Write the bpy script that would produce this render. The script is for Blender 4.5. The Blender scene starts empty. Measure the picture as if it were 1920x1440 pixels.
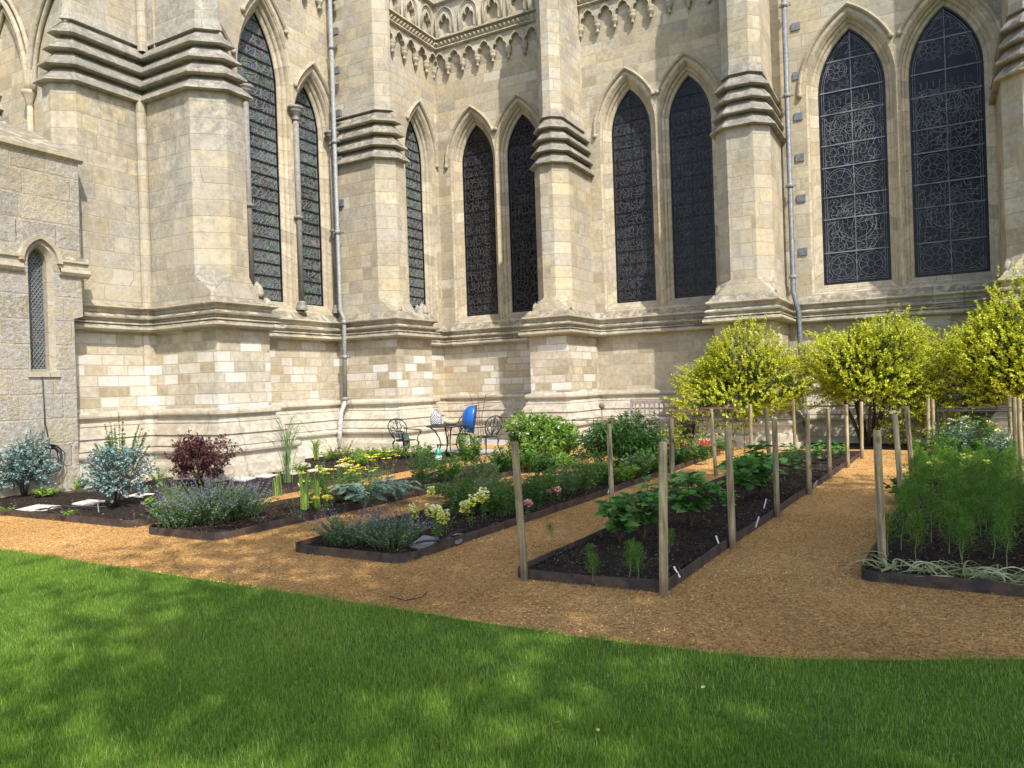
import bpy, math, random
import numpy as np
from mathutils import Vector, Matrix
from mathutils.geometry import tessellate_polygon

SC = bpy.context.scene
COL = SC.collection
R = random.Random(7)
NR = np.random.default_rng(11)
rad = math.radians

# ------------------------------------------------------------------ camera, sky, sun, exposure
CAM_H = 1.6
YAW, ROLL, FPX = rad(29.3), 0.033, 1400.0
fw = np.array([-math.sin(YAW), math.cos(YAW), 0.0])
_r0 = np.array([math.cos(YAW), math.sin(YAW), 0.0]); _u0 = np.array([0, 0, 1.0])
rt = _r0 * math.cos(ROLL) - _u0 * math.sin(ROLL)
up = _u0 * math.cos(ROLL) + _r0 * math.sin(ROLL)
cam = bpy.data.objects.new('camera', bpy.data.cameras.new('camera'))
COL.objects.link(cam)
cam.data.sensor_width = 36.0
cam.data.lens = FPX / 1920 * 36
cam.data.clip_end = 500
cam.data.clip_start = 0.05
cam.matrix_world = Matrix(((rt[0], up[0], -fw[0], 0), (rt[1], up[1], -fw[1], 0), (rt[2], up[2], -fw[2], CAM_H), (0, 0, 0, 1)))
SC.camera = cam

SUN_AZ, SUN_EL = 54.0, 51.0          # degrees from -Y towards +X, and above the horizon
W = bpy.data.worlds.new('World'); SC.world = W; W.use_nodes = True
wt = W.node_tree; wt.nodes.clear()
sky = wt.nodes.new('ShaderNodeTexSky'); sky.sky_type = 'NISHITA'; sky.sun_disc = False
sky.sun_elevation = rad(SUN_EL); sky.sun_rotation = rad(180 - SUN_AZ)
sky.dust_density = 2.0; sky.ozone_density = 0.8
bg = wt.nodes.new('ShaderNodeBackground'); bg.inputs['Strength'].default_value = 0.15
wo = wt.nodes.new('ShaderNodeOutputWorld')
wt.links.new(sky.outputs[0], bg.inputs['Color']); wt.links.new(bg.outputs[0], wo.inputs['Surface'])
sl = bpy.data.lights.new('sun', 'SUN'); sl.energy = 3.0; sl.angle = rad(0.6); sl.color = (1.0, 0.95, 0.87)
sun = bpy.data.objects.new('sun', sl); COL.objects.link(sun)
sdir = Vector((math.sin(rad(SUN_AZ)) * math.cos(rad(SUN_EL)), -math.cos(rad(SUN_AZ)) * math.cos(rad(SUN_EL)), math.sin(rad(SUN_EL))))
sun.rotation_euler = sdir.to_track_quat('Z', 'Y').to_euler()
SC.view_settings.view_transform = 'Standard'; SC.view_settings.look = 'None'
SC.view_settings.exposure = 1.03; SC.view_settings.gamma = 1.0
SC.cycles.max_bounces = 6; SC.cycles.diffuse_bounces = 3; SC.cycles.glossy_bounces = 2
SC.cycles.transmission_bounces = 2; SC.cycles.transparent_max_bounces = 6
SC.cycles.use_denoising = True

def G(px, py, z=0.0):
    """a point of the surveyed plan: where the sight line through photo pixel meets the level z"""
    d = fw + rt * (px - 960) / FPX + up * (720 - py) / FPX
    t = (z - CAM_H) / d[2]
    return float(d[0] * t), float(d[1] * t)

# ------------------------------------------------------------------ tagging helpers
def tag(o, label=None, cat=None, group=None, kind=None):
    if label: o['label'] = label
    if cat: o['category'] = cat
    if group: o['group'] = group
    if kind: o['kind'] = kind
    return o
def empty(name, loc=(0, 0, 0), rz=0.0, label=None, cat=None, group=None, parent=None):
    o = bpy.data.objects.new(name, None); COL.objects.link(o)
    o.location = loc; o.rotation_euler = (0, 0, rz); o.empty_display_size = 0.1
    if parent: o.parent = parent
    return tag(o, label, cat, group)
def copy_tree(o, parent=None):
    c = o.copy(); COL.objects.link(c)
    if parent: c.parent = parent
    for ch in o.children: copy_tree(ch, c)
    return c

# ------------------------------------------------------------------ node helpers
def newmat(name):
    m = bpy.data.materials.new(name); m.use_nodes = True
    nt = m.node_tree; nt.nodes.clear()
    out = nt.nodes.new('ShaderNodeOutputMaterial'); b = nt.nodes.new('ShaderNodeBsdfPrincipled')
    nt.links.new(b.outputs[0], out.inputs[0])
    return m, nt, b
class NB:
    def __init__(s, nt): s.nt = nt
    def _in(s, sock, v):
        if isinstance(v, bpy.types.NodeSocket): s.nt.links.new(v, sock)
        elif v is not None:
            try: sock.default_value = v
            except Exception: sock.default_value = (*v, 1.0)
    def n(s, t, **kw):
        nd = s.nt.nodes.new(t)
        for k, v in kw.items(): setattr(nd, k, v)
        return nd
    def math(s, op, a, b=None, c=None, clamp=False):
        nd = s.n('ShaderNodeMath', operation=op, use_clamp=clamp)
        s._in(nd.inputs[0], a)
        if b is not None: s._in(nd.inputs[1], b)
        if c is not None: s._in(nd.inputs[2], c)
        return nd.outputs[0]
    def mix(s, f, a, b, blend='MIX'):
        nd = s.n('ShaderNodeMix', data_type='RGBA', blend_type=blend)
        s._in(nd.inputs[0], f)
        for i, v in ((6, a), (7, b)):
            if isinstance(v, bpy.types.NodeSocket): s.nt.links.new(v, nd.inputs[i])
            else: nd.inputs[i].default_value = (*v[:3], 1.0)
        return nd.outputs[2]
    def noise(s, vec, scale, detail=4, rough=0.55, dist=0.0, col=False):
        nd = s.n('ShaderNodeTexNoise'); s._in(nd.inputs['Vector'], vec)
        nd.inputs['Scale'].default_value = scale; nd.inputs['Detail'].default_value = detail
        nd.inputs['Roughness'].default_value = rough; nd.inputs['Distortion'].default_value = dist
        return nd.outputs['Color' if col else 'Fac']
    def ramp(s, f, stops, interp='LINEAR'):
        nd = s.n('ShaderNodeValToRGB'); cr = nd.color_ramp; cr.interpolation = interp
        while len(cr.elements) > 1: cr.elements.remove(cr.elements[-1])
        cr.elements[0].position = stops[0][0]; cr.elements[0].color = _c(stops[0][1])
        for p, c in stops[1:]:
            e = cr.elements.new(p); e.color = _c(c)
        s._in(nd.inputs[0], f); return nd.outputs[0]
    def mapr(s, v, a, b, c=0.0, d=1.0):
        nd = s.n('ShaderNodeMapRange'); s._in(nd.inputs[0], v)
        for i, x in enumerate((a, b, c, d)): nd.inputs[i + 1].default_value = x
        return nd.outputs[0]
    def bump(s, h, strength, dist=0.01, nrm=None):
        nd = s.n('ShaderNodeBump'); s._in(nd.inputs['Height'], h)
        nd.inputs['Strength'].default_value = strength; nd.inputs['Distance'].default_value = dist
        if nrm: s._in(nd.inputs['Normal'], nrm)
        return nd.outputs[0]
def _c(c):
    if isinstance(c, (int, float)): return (c, c, c, 1)
    return (*c[:3], 1)

def stone(name, bw=0.55, bh=0.27, palette=None, lichen=0.35, grime=0.5, mortar=(0.50, 0.42, 0.29), msize=0.012, rough_face=0.5, white=0.0, jitter=0.5, bumpd=0.012, plo=0.50):
    m, nt, b = newmat(name); q = NB(nt)
    tc = q.n('ShaderNodeTexCoord'); uv = tc.outputs['UV']; ob = tc.outputs['Object']
    sx = q.n('ShaderNodeSeparateXYZ'); q._in(sx.inputs[0], uv)
    row = q.math('FLOOR', q.math('DIVIDE', sx.outputs[1], bh))
    cx = q.n('ShaderNodeCombineXYZ'); q._in(cx.inputs[0], q.math('MULTIPLY', sx.outputs[0], 0.9)); q._in(cx.inputs[1], q.math('MULTIPLY', row, 5.37))
    nz = q.noise(cx.outputs[0], 1.0, 1)
    rr = q.n('ShaderNodeTexWhiteNoise', noise_dimensions='1D'); q._in(rr.inputs['W'], row)
    u2 = q.math('ADD', sx.outputs[0], q.math('ADD', q.math('MULTIPLY', nz, jitter * 2), q.math('MULTIPLY', rr.outputs[0], bw)))
    wob = q.math('MULTIPLY', q.math('SUBTRACT', q.noise(ob, 3.0, 3), 0.5), 0.022)
    v2 = q.math('ADD', sx.outputs[1], wob)
    c2 = q.n('ShaderNodeCombineXYZ'); q._in(c2.inputs[0], q.math('ADD', u2, wob)); q._in(c2.inputs[1], v2)
    br = q.n('ShaderNodeTexBrick'); q._in(br.inputs['Vector'], c2.outputs[0])
    br.inputs['Color1'].default_value = (0, 0, 0, 1); br.inputs['Color2'].default_value = (1, 1, 1, 1)
    br.inputs['Mortar'].default_value = (0.5, 0.5, 0.5, 1)
    br.inputs['Scale'].default_value = 1.0; br.inputs['Mortar Size'].default_value = msize; br.inputs['Mortar Smooth'].default_value = 0.3
    br.inputs['Brick Width'].default_value = bw; br.inputs['Row Height'].default_value = bh
    br.offset = 0.5
    tint = br.outputs['Color']; mort = br.outputs['Fac']
    pal = palette or [(0.0, (0.39, 0.335, 0.235)), (0.25, (0.49, 0.43, 0.31)), (0.45, (0.50, 0.425, 0.275)), (0.6, (0.43, 0.385, 0.29)), (0.8, (0.57, 0.515, 0.40)), (1.0, (0.38, 0.345, 0.275))]
    col = q.ramp(tint, pal)
    if white > 0:
        wn = q.n('ShaderNodeTexWhiteNoise', noise_dimensions='1D'); q._in(wn.inputs['W'], q.math('MULTIPLY', tint, 91.7))
        col = q.mix(q.math('MULTIPLY', q.math('LESS_THAN', wn.outputs[0], white), 0.85), col, (0.76, 0.72, 0.64))
    # variation inside the stones
    n1 = q.noise(ob, 9.0, 6, 0.65)
    col = q.mix(0.5, col, q.ramp(n1, [(0.28, 0.22), (0.5, 0.5), (0.72, 0.80)]), 'OVERLAY')
    fine = q.mapr(q.noise(ob, 38.0, 4, 0.8), 0.56, 0.70)
    col = q.mix(q.math('MULTIPLY', fine, 0.28), col, (0.22, 0.19, 0.14))
    n2 = q.noise(ob, 0.55, 5, 0.6)
    col = q.mix(q.mapr(n2, 0.42, 0.68, 0, 0.55), col, (0.50, 0.405, 0.235))
    n5 = q.noise(ob, 1.7, 4, 0.6)
    col = q.mix(q.mapr(n5, 0.5, 0.75, 0, 0.5), col, (0.33, 0.285, 0.205))
    col = q.mix(0.45, col, q.ramp(q.math('FRACT', q.math('MULTIPLY', tint, 7.3)), [(0.0, 0.33), (0.5, 0.5), (1.0, 0.66)]), 'OVERLAY')
    col = q.mix(q.math('MULTIPLY', mort, 0.85), col, mortar)
    # pale and dark lichen crusts
    patch = q.mapr(q.noise(ob, 0.42, 4, 0.6, 0.6), plo, plo + 0.15)
    spots = q.mapr(q.noise(ob, 16.0, 5, 0.75), 0.47, 0.58)
    col = q.mix(q.math('MULTIPLY', q.math('MULTIPLY', patch, spots), lichen), col, (0.50, 0.49, 0.46))
    dk = q.mapr(q.noise(ob, 9.0, 6, 0.75), 0.52, 0.72)
    col = q.mix(q.math('MULTIPLY', q.math('MULTIPLY', patch, dk), lichen * 0.6), col, (0.21, 0.19, 0.155))
    # crusts on ledges that face the sky
    ge = q.n('ShaderNodeNewGeometry'); sn = q.n('ShaderNodeSeparateXYZ'); q._in(sn.inputs[0], ge.outputs['True Normal'])
    ledge = q.math('MULTIPLY', q.mapr(sn.outputs[2], 0.12, 0.6), q.mapr(q.noise(ob, 5.0, 5, 0.7), 0.34, 0.56))
    col = q.mix(q.math('MULTIPLY', ledge, grime), col, (0.17, 0.155, 0.12))
    # dark run-off streaks, stretched down the wall
    mp = q.n('ShaderNodeMapping'); q._in(mp.inputs[0], ob); mp.inputs['Scale'].default_value = (2.2, 2.2, 0.22)
    st = q.mapr(q.noise(mp.outputs[0], 1.0, 5, 0.65), 0.56, 0.78, 0, 0.6)
    col = q.mix(q.math('MULTIPLY', st, grime), col, (0.21, 0.19, 0.15))
    # damp dark weathering in broad soft-edged patches, more of it high up and on the returns
    wv = q.mapr(q.noise(ob, 0.33, 5, 0.65, 0.8), plo - 0.01, plo + 0.15); wv2 = q.mapr(q.noise(ob, 5.5, 7, 0.8), 0.38, 0.62)
    so = q.n('ShaderNodeSeparateXYZ'); q._in(so.inputs[0], ob); hi = q.mapr(so.outputs[2], 2.0, 7.0, 0.3, 1.0)
    col = q.mix(q.math('MULTIPLY', q.math('MULTIPLY', q.math('MULTIPLY', wv, wv2), hi), grime), col, (0.215, 0.205, 0.18))
    col = q.mix(1.0, col, (0.90, 0.90, 0.92), 'MULTIPLY')
    nt.links.new(col, b.inputs['Base Color'])
    b.inputs['Roughness'].default_value = 0.92; b.inputs['Specular IOR Level'].default_value = 0.2
    h = q.math('ADD', q.math('MULTIPLY', mort, -1.0), q.math('MULTIPLY', q.noise(ob, 14.0, 7, 0.7), 1.2 * rough_face))
    h = q.math('ADD', h, q.math('MULTIPLY', tint, 0.35))
    nt.links.new(q.bump(h, 0.8, bumpd), b.inputs['Normal'])
    return m

def simple(name, col, rough=0.6, metal=0.0, spec=0.5, var=0.0, scale=8.0, bumps=0.0, col2=None, emit=None):
    m, nt, b = newmat(name); q = NB(nt)
    b.inputs['Roughness'].default_value = rough; b.inputs['Metallic'].default_value = metal; b.inputs['Specular IOR Level'].default_value = spec
    tc = q.n('ShaderNodeTexCoord'); n = q.noise(tc.outputs['Object'], scale, 5, 0.65)
    c2 = col2 or tuple(c * (1 - var) for c in col)
    nt.links.new(q.mix(q.mapr(n, 0.4, 0.62), col, c2), b.inputs['Base Color'])
    if bumps: nt.links.new(q.bump(n, bumps, 0.01), b.inputs['Normal'])
    return m
def leafmat(name, a, b_, c=None, trans=0.35, rough=0.5, spec=0.3):
    """a..b_..c : real leaf-to-leaf colour variation, from a per-face attribute"""
    m = bpy.data.materials.new(name); m.use_nodes = True; nt = m.node_tree; nt.nodes.clear(); q = NB(nt)
    at = q.n('ShaderNodeAttribute', attribute_name='rnd')
    stops = [(0.0, a), (0.6, b_)] + ([(1.0, c)] if c else [])
    col = q.ramp(at.outputs['Fac'], stops)
    p = q.n('ShaderNodeBsdfPrincipled'); q._in(p.inputs['Base Color'], col); p.inputs['Roughness'].default_value = rough; p.inputs['Specular IOR Level'].default_value = spec
    t = q.n('ShaderNodeBsdfTranslucent'); q._in(t.inputs[0], q.mix(0.5, col, (0.9, 1.0, 0.35), 'MULTIPLY'))
    ms = q.n('ShaderNodeMixShader'); ms.inputs[0].default_value = trans
    nt.links.new(p.outputs[0], ms.inputs[1]); nt.links.new(t.outputs[0], ms.inputs[2])
    o = q.n('ShaderNodeOutputMaterial'); nt.links.new(ms.outputs[0], o.inputs[0])
    return m

M = {}
M['wall'] = stone('wall_stone', 0.62, 0.29, lichen=0.35, grime=0.5)
M['buttress'] = stone('buttress_stone', 0.50, 0.31, lichen=0.7, grime=0.7, bumpd=0.018, plo=0.46,
    palette=[(0, (0.41, 0.36, 0.26)), (0.3, (0.53, 0.475, 0.35)), (0.5, (0.52, 0.44, 0.29)), (0.75, (0.45, 0.405, 0.32)), (1, (0.60, 0.55, 0.44))])
M['crusty'] = stone('lichened_stone', 0.50, 0.31, lichen=1.0, grime=0.9, bumpd=0.018, plo=0.42,
    palette=[(0, (0.42, 0.36, 0.25)), (0.3, (0.51, 0.445, 0.32)), (0.55, (0.52, 0.43, 0.26)), (0.75, (0.43, 0.385, 0.30)), (1, (0.56, 0.50, 0.39))])
M['dado'] = stone('patched_ashlar', 0.46, 0.20, lichen=0.05, grime=0.2, white=0.32, rough_face=0.6, mortar=(0.50, 0.43, 0.32), msize=0.010, bumpd=0.018,
    palette=[(0, (0.42, 0.35, 0.23)), (0.3, (0.52, 0.45, 0.32)), (0.5, (0.58, 0.52, 0.41)), (0.7, (0.44, 0.385, 0.28)), (0.85, (0.62, 0.57, 0.47)), (1, (0.50, 0.40, 0.25))])
M['dado_plain'] = stone('large_ashlar', 0.58, 0.29, lichen=0.2, grime=0.35, white=0.05, rough_face=0.6, mortar=(0.56, 0.50, 0.38), msize=0.009, bumpd=0.016,
    palette=[(0, (0.43, 0.37, 0.27)), (0.35, (0.51, 0.45, 0.33)), (0.6, (0.47, 0.405, 0.29)), (0.85, (0.55, 0.495, 0.385)), (1, (0.49, 0.42, 0.31))])
M['plinth'] = stone('plinth_stone', 0.85, 30.0, lichen=0.15, grime=0.55, mortar=(0.40, 0.34, 0.24), msize=0.009, jitter=0.8,
    palette=[(0, (0.54, 0.485, 0.38)), (0.4, (0.63, 0.58, 0.47)), (0.7, (0.57, 0.515, 0.41)), (1, (0.68, 0.635, 0.53))])
M['mould'] = stone('moulding_stone', 0.7, 30.0, lichen=0.5, grime=1.0, bumpd=0.018, mortar=(0.36, 0.31, 0.22), msize=0.009, jitter=0.8,
    palette=[(0, (0.47, 0.42, 0.31)), (0.4, (0.57, 0.51, 0.39)), (0.7, (0.51, 0.445, 0.32)), (1, (0.62, 0.57, 0.46))])
M['ledge'] = stone('weathered_set_off', 0.7, 30.0, lichen=0.9, grime=1.0, bumpd=0.022, plo=0.40, mortar=(0.30, 0.26, 0.19), msize=0.010, jitter=0.8,
    palette=[(0, (0.40, 0.355, 0.265)), (0.4, (0.55, 0.50, 0.385)), (0.7, (0.43, 0.38, 0.285)), (1, (0.62, 0.57, 0.46))])
M['arch'] = stone('arch_stone', 0.32, 0.45, lichen=0.2, grime=0.4, mortar=(0.38, 0.32, 0.22), msize=0.008, jitter=0.2,
    palette=[(0, (0.45, 0.395, 0.29)), (0.5, (0.55, 0.485, 0.36)), (1, (0.50, 0.425, 0.295))])
M['rubble'] = stone('annex_rubble', 0.62, 0.42, lichen=1.0, grime=0.75, rough_face=1.3, msize=0.020, jitter=0.9, bumpd=0.03, plo=0.30,
    palette=[(0, (0.38, 0.32, 0.21)), (0.3, (0.48, 0.40, 0.25)), (0.55, (0.50, 0.43, 0.31)), (0.8, (0.36, 0.32, 0.26)), (1, (0.54, 0.48, 0.37))])
M['purbeck'] = simple('grey_shaft_stone', (0.25, 0.235, 0.215), 0.7, var=0.35, scale=14, bumps=0.2)
M['lead'] = simple('grey_lead', (0.20, 0.215, 0.235), 0.6, 0.3, var=0.4, scale=18, bumps=0.2)
M['pipe'] = simple('weathered_pipe_paint', (0.17, 0.19, 0.20), 0.6, 0.1, col2=(0.30, 0.30, 0.28), scale=22)
M['white_pipe'] = simple('flaking_white_pipe', (0.62, 0.62, 0.60), 0.6, col2=(0.16, 0.13, 0.11), scale=28)
M['wood'] = None
M['roof'] = simple('lead_roof', (0.145, 0.115, 0.11), 0.55, 0.2, col2=(0.25, 0.24, 0.25), scale=2.5, bumps=0.15)
M['black_iron'] = simple('dark_cast_metal', (0.035, 0.04, 0.045), 0.4, 0.4, var=0.3)
M['rust'] = simple('rusty_wire', (0.14, 0.075, 0.05), 0.8, 0.2, var=0.4, scale=30)
M['black'] = simple('black_wire', (0.02, 0.02, 0.022), 0.6)
M['teak'] = simple('silvered_teak', (0.33, 0.275, 0.245), 0.8, var=0.3, scale=25)
M['steel'] = simple('rusting_steel_edge', (0.030, 0.026, 0.025), 0.75, 0.1, col2=(0.095, 0.060, 0.040), scale=7, bumps=0.2)
M['blue'] = simple('blue_plastic', (0.010, 0.10, 0.38), 0.35, var=0.15)
M['teal'] = simple('green_plastic', (0.01, 0.28, 0.19), 0.3)
M['white'] = simple('white_plastic', (0.78, 0.78, 0.75), 0.5)
M['slab'] = simple('pale_slab', (0.60, 0.57, 0.50), 0.85, var=0.25, scale=9, bumps=0.2)
M['greyslab'] = simple('grey_slab', (0.27, 0.265, 0.26), 0.85, var=0.3, scale=9, bumps=0.2)
M['bark'] = simple('dark_bark', (0.05, 0.038, 0.028), 0.95, var=0.4, scale=20, bumps=0.6)
M['stem'] = simple('green_stem', (0.10, 0.16, 0.05), 0.7, var=0.3)
M['redstem'] = simple('brown_stem', (0.10, 0.06, 0.04), 0.8, var=0.3)
M['palestem'] = simple('pale_stem', (0.20, 0.25, 0.09), 0.7, var=0.3)
M['pot'] = simple('grey_pot', (0.16, 0.155, 0.15), 0.8, var=0.3, bumps=0.2)
L_ = leafmat
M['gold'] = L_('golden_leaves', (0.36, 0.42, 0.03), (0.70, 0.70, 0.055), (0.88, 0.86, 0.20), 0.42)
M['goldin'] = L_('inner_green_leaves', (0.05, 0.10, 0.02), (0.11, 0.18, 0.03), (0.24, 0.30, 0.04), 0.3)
M['bluegrey'] = L_('blue_grey_leaves', (0.13, 0.21, 0.20), (0.24, 0.35, 0.34), (0.40, 0.50, 0.48), 0.2, 0.6)
M['purple'] = L_('dark_red_leaves', (0.05, 0.020, 0.022), (0.12, 0.045, 0.045), (0.24, 0.11, 0.09), 0.3, 0.4)
M['green'] = L_('mid_green_leaves', (0.05, 0.13, 0.02), (0.12, 0.25, 0.04), (0.24, 0.40, 0.08), 0.35)
M['dkgreen'] = L_('dark_green_leaves', (0.022, 0.065, 0.016), (0.06, 0.15, 0.032), (0.13, 0.26, 0.06), 0.3, 0.4)
M['ltgreen'] = L_('bright_green_leaves', (0.12, 0.22, 0.03), (0.22, 0.36, 0.06), (0.38, 0.50, 0.10), 0.4)
M['sage'] = L_('catmint_leaves', (0.07, 0.14, 0.055), (0.14, 0.23, 0.10), (0.25, 0.35, 0.19), 0.3, 0.6)
M['silver'] = L_('silver_leaves', (0.12, 0.20, 0.13), (0.24, 0.34, 0.25), (0.38, 0.47, 0.38), 0.2, 0.6)
M['feather'] = L_('feathery_leaves', (0.05, 0.13, 0.018), (0.12, 0.25, 0.03), (0.26, 0.40, 0.06), 0.4)
M['dahlia'] = L_('broad_leaves', (0.045, 0.14, 0.03), (0.10, 0.25, 0.05), (0.24, 0.42, 0.10), 0.3, 0.35)
M['greygreen'] = L_('grey_green_leaves', (0.08, 0.15, 0.05), (0.18, 0.28, 0.10), (0.30, 0.42, 0.18), 0.3, 0.6)
M['garlic'] = L_('limp_pale_leaves', (0.26, 0.30, 0.12), (0.46, 0.48, 0.25), (0.68, 0.64, 0.42), 0.3)
M['fl_purple'] = L_('lilac_flowers', (0.11, 0.09, 0.19), (0.20, 0.165, 0.31), (0.34, 0.30, 0.45), 0.2)
M['fl_yellow'] = L_('yellow_flowers', (0.80, 0.62, 0.02), (0.90, 0.76, 0.05), (0.95, 0.88, 0.25), 0.2)
M['fl_lemon'] = L_('lemon_flowers', (0.75, 0.72, 0.10), (0.88, 0.86, 0.25), (0.92, 0.90, 0.60), 0.2)
M['fl_white'] = L_('white_flowers', (0.70, 0.72, 0.62), (0.85, 0.85, 0.78), None, 0.2)
M['fl_red'] = L_('red_flowers', (0.50, 0.02, 0.03), (0.70, 0.05, 0.06), (0.80, 0.30, 0.30), 0.2)
M['fl_pink'] = L_('pink_flowers', (0.70, 0.22, 0.22), (0.80, 0.40, 0.40), (0.85, 0.62, 0.58), 0.2)
M['tan'] = L_('wood_chip_bits', (0.17, 0.09, 0.036), (0.56, 0.32, 0.11), (0.88, 0.64, 0.32), 0.0, 0.9, 0.1)
M['soilbits'] = L_('compost_bits', (0.008, 0.006, 0.005), (0.040, 0.027, 0.020), (0.26, 0.17, 0.115), 0.0, 0.95, 0.1)
M['grass'] = L_('lawn_blades', (0.085, 0.185, 0.020), (0.19, 0.33, 0.034), (0.42, 0.50, 0.13), 0.4, 0.5)
M['shade'] = L_('shade_tree_leaves', (0.03, 0.07, 0.02), (0.06, 0.13, 0.03), (0.10, 0.18, 0.05), 0.35)

def groundmat(name, stops, sc1=30, sc2=1.2, bd=0.02):
    m, nt, b = newmat(name); q = NB(nt)
    tc = q.n('ShaderNodeTexCoord'); ob = tc.outputs['Object']
    n1 = q.noise(ob, sc1, 6, 0.75); v = q.n('ShaderNodeTexVoronoi'); q._in(v.inputs['Vector'], ob); v.inputs['Scale'].default_value = sc1 * 1.3
    f = q.math('ADD', q.math('MULTIPLY', n1, 0.65), q.math('MULTIPLY', v.outputs['Color'], 0.35))
    col = q.ramp(f, stops)
    n2 = q.noise(ob, sc2, 4, 0.6)
    col = q.mix(0.5, col, q.ramp(n2, [(0.3, 0.36), (0.7, 0.62)]), 'OVERLAY')
    nt.links.new(col, b.inputs['Base Color']); b.inputs['Roughness'].default_value = 0.95; b.inputs['Specular IOR Level'].default_value = 0.15
    nt.links.new(q.bump(f, 0.9, bd), b.inputs['Normal'])
    return m
M['mulch'] = groundmat('woodchip_surface', [(0.25, (0.14, 0.075, 0.03)), (0.45, (0.40, 0.22, 0.075)), (0.6, (0.56, 0.33, 0.115)), (0.8, (0.70, 0.48, 0.22))], 42)
M['soil'] = groundmat('dark_compost', [(0.3, (0.009, 0.007, 0.006)), (0.55, (0.028, 0.020, 0.015)), (0.8, (0.075, 0.052, 0.038))], 28, 2, 0.04)
M['turf'] = groundmat('turf_base', [(0.3, (0.05, 0.09, 0.016)), (0.6, (0.09, 0.16, 0.025)), (0.8, (0.14, 0.20, 0.04))], 30)
M['earth'] = groundmat('earth', [(0.3, (0.05, 0.04, 0.02)), (0.7, (0.10, 0.09, 0.05))], 6)
def pavemat():
    m, nt, b = newmat('paving'); q = NB(nt)
    tc = q.n('ShaderNodeTexCoord'); ob = tc.outputs['Object']
    br = q.n('ShaderNodeTexBrick'); q._in(br.inputs['Vector'], ob); br.inputs['Scale'].default_value = 1
    br.inputs['Brick Width'].default_value = 0.9; br.inputs['Row Height'].default_value = 0.6; br.inputs['Mortar Size'].default_value = 0.012
    br.inputs['Color1'].default_value = (0.40, 0.385, 0.35, 1); br.inputs['Color2'].default_value = (0.30, 0.29, 0.27, 1); br.inputs['Mortar'].default_value = (0.12, 0.11, 0.09, 1)
    n = q.noise(ob, 5, 6, 0.7)
    col = q.mix(0.5, br.outputs['Color'], q.ramp(n, [(0.3, 0.3), (0.7, 0.7)]), 'OVERLAY')
    nt.links.new(col, b.inputs['Base Color']); b.inputs['Roughness'].default_value = 0.9
    nt.links.new(q.bump(q.math('ADD', n, q.math('MULTIPLY', br.outputs['Fac'], -1)), 0.5, 0.01), b.inputs['Normal'])
    return m
M['paving'] = pavemat()
def woodmat():
    m, nt, b = newmat('post_timber'); q = NB(nt)
    tc = q.n('ShaderNodeTexCoord'); oi = q.n('ShaderNodeObjectInfo')
    ad = q.n('ShaderNodeVectorMath', operation='ADD'); q._in(ad.inputs[0], tc.outputs['Object'])
    cb = q.n('ShaderNodeCombineXYZ'); q._in(cb.inputs[2], q.math('MULTIPLY', oi.outputs['Random'], 37.0)); q._in(ad.inputs[1], cb.outputs[0])
    mp = q.n('ShaderNodeMapping'); q._in(mp.inputs[0], ad.outputs[0]); mp.inputs['Scale'].default_value = (28, 28, 2.0)
    n = q.noise(mp.outputs[0], 1.0, 6, 0.6, 0.6)
    col = q.ramp(n, [(0.33, (0.08, 0.055, 0.028)), (0.44, (0.28, 0.205, 0.10)), (0.56, (0.45, 0.355, 0.19)), (0.68, (0.53, 0.44, 0.26)), (0.8, (0.33, 0.28, 0.17))])
    kn = q.n('ShaderNodeTexVoronoi'); mp2 = q.n('ShaderNodeMapping'); q._in(mp2.inputs[0], ad.outputs[0]); mp2.inputs['Scale'].default_value = (9, 9, 4); q._in(kn.inputs['Vector'], mp2.outputs[0]); kn.inputs['Scale'].default_value = 1.0
    col = q.mix(q.mapr(kn.outputs['Distance'], 0.20, 0.10), col, (0.09, 0.05, 0.025))
    vb = q.mapr(q.noise(ad.outputs[0], 5.0, 5, 0.7), 0.42, 0.62); col = q.mix(q.math('MULTIPLY', vb, 0.5), col, (0.17, 0.15, 0.10))
    sz = q.n('ShaderNodeSeparateXYZ'); q._in(sz.inputs[0], tc.outputs['Object']); col = q.mix(q.mapr(sz.outputs[2], 0.20, 0.06, 0, 0.6), col, (0.10, 0.07, 0.04))
    tn = q.mapr(oi.outputs['Random'], 0, 1, 0.72, 1.12); cc = q.n('ShaderNodeCombineColor'); [q._in(cc.inputs[i], tn) for i in range(3)]; col = q.mix(1.0, col, cc.outputs[0], 'MULTIPLY')
    nt.links.new(col, b.inputs['Base Color']); b.inputs['Roughness'].default_value = 0.85
    nt.links.new(q.bump(n, 1.0, 0.012), b.inputs['Normal'])
    return m
M['wood'] = woodmat()
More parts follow.
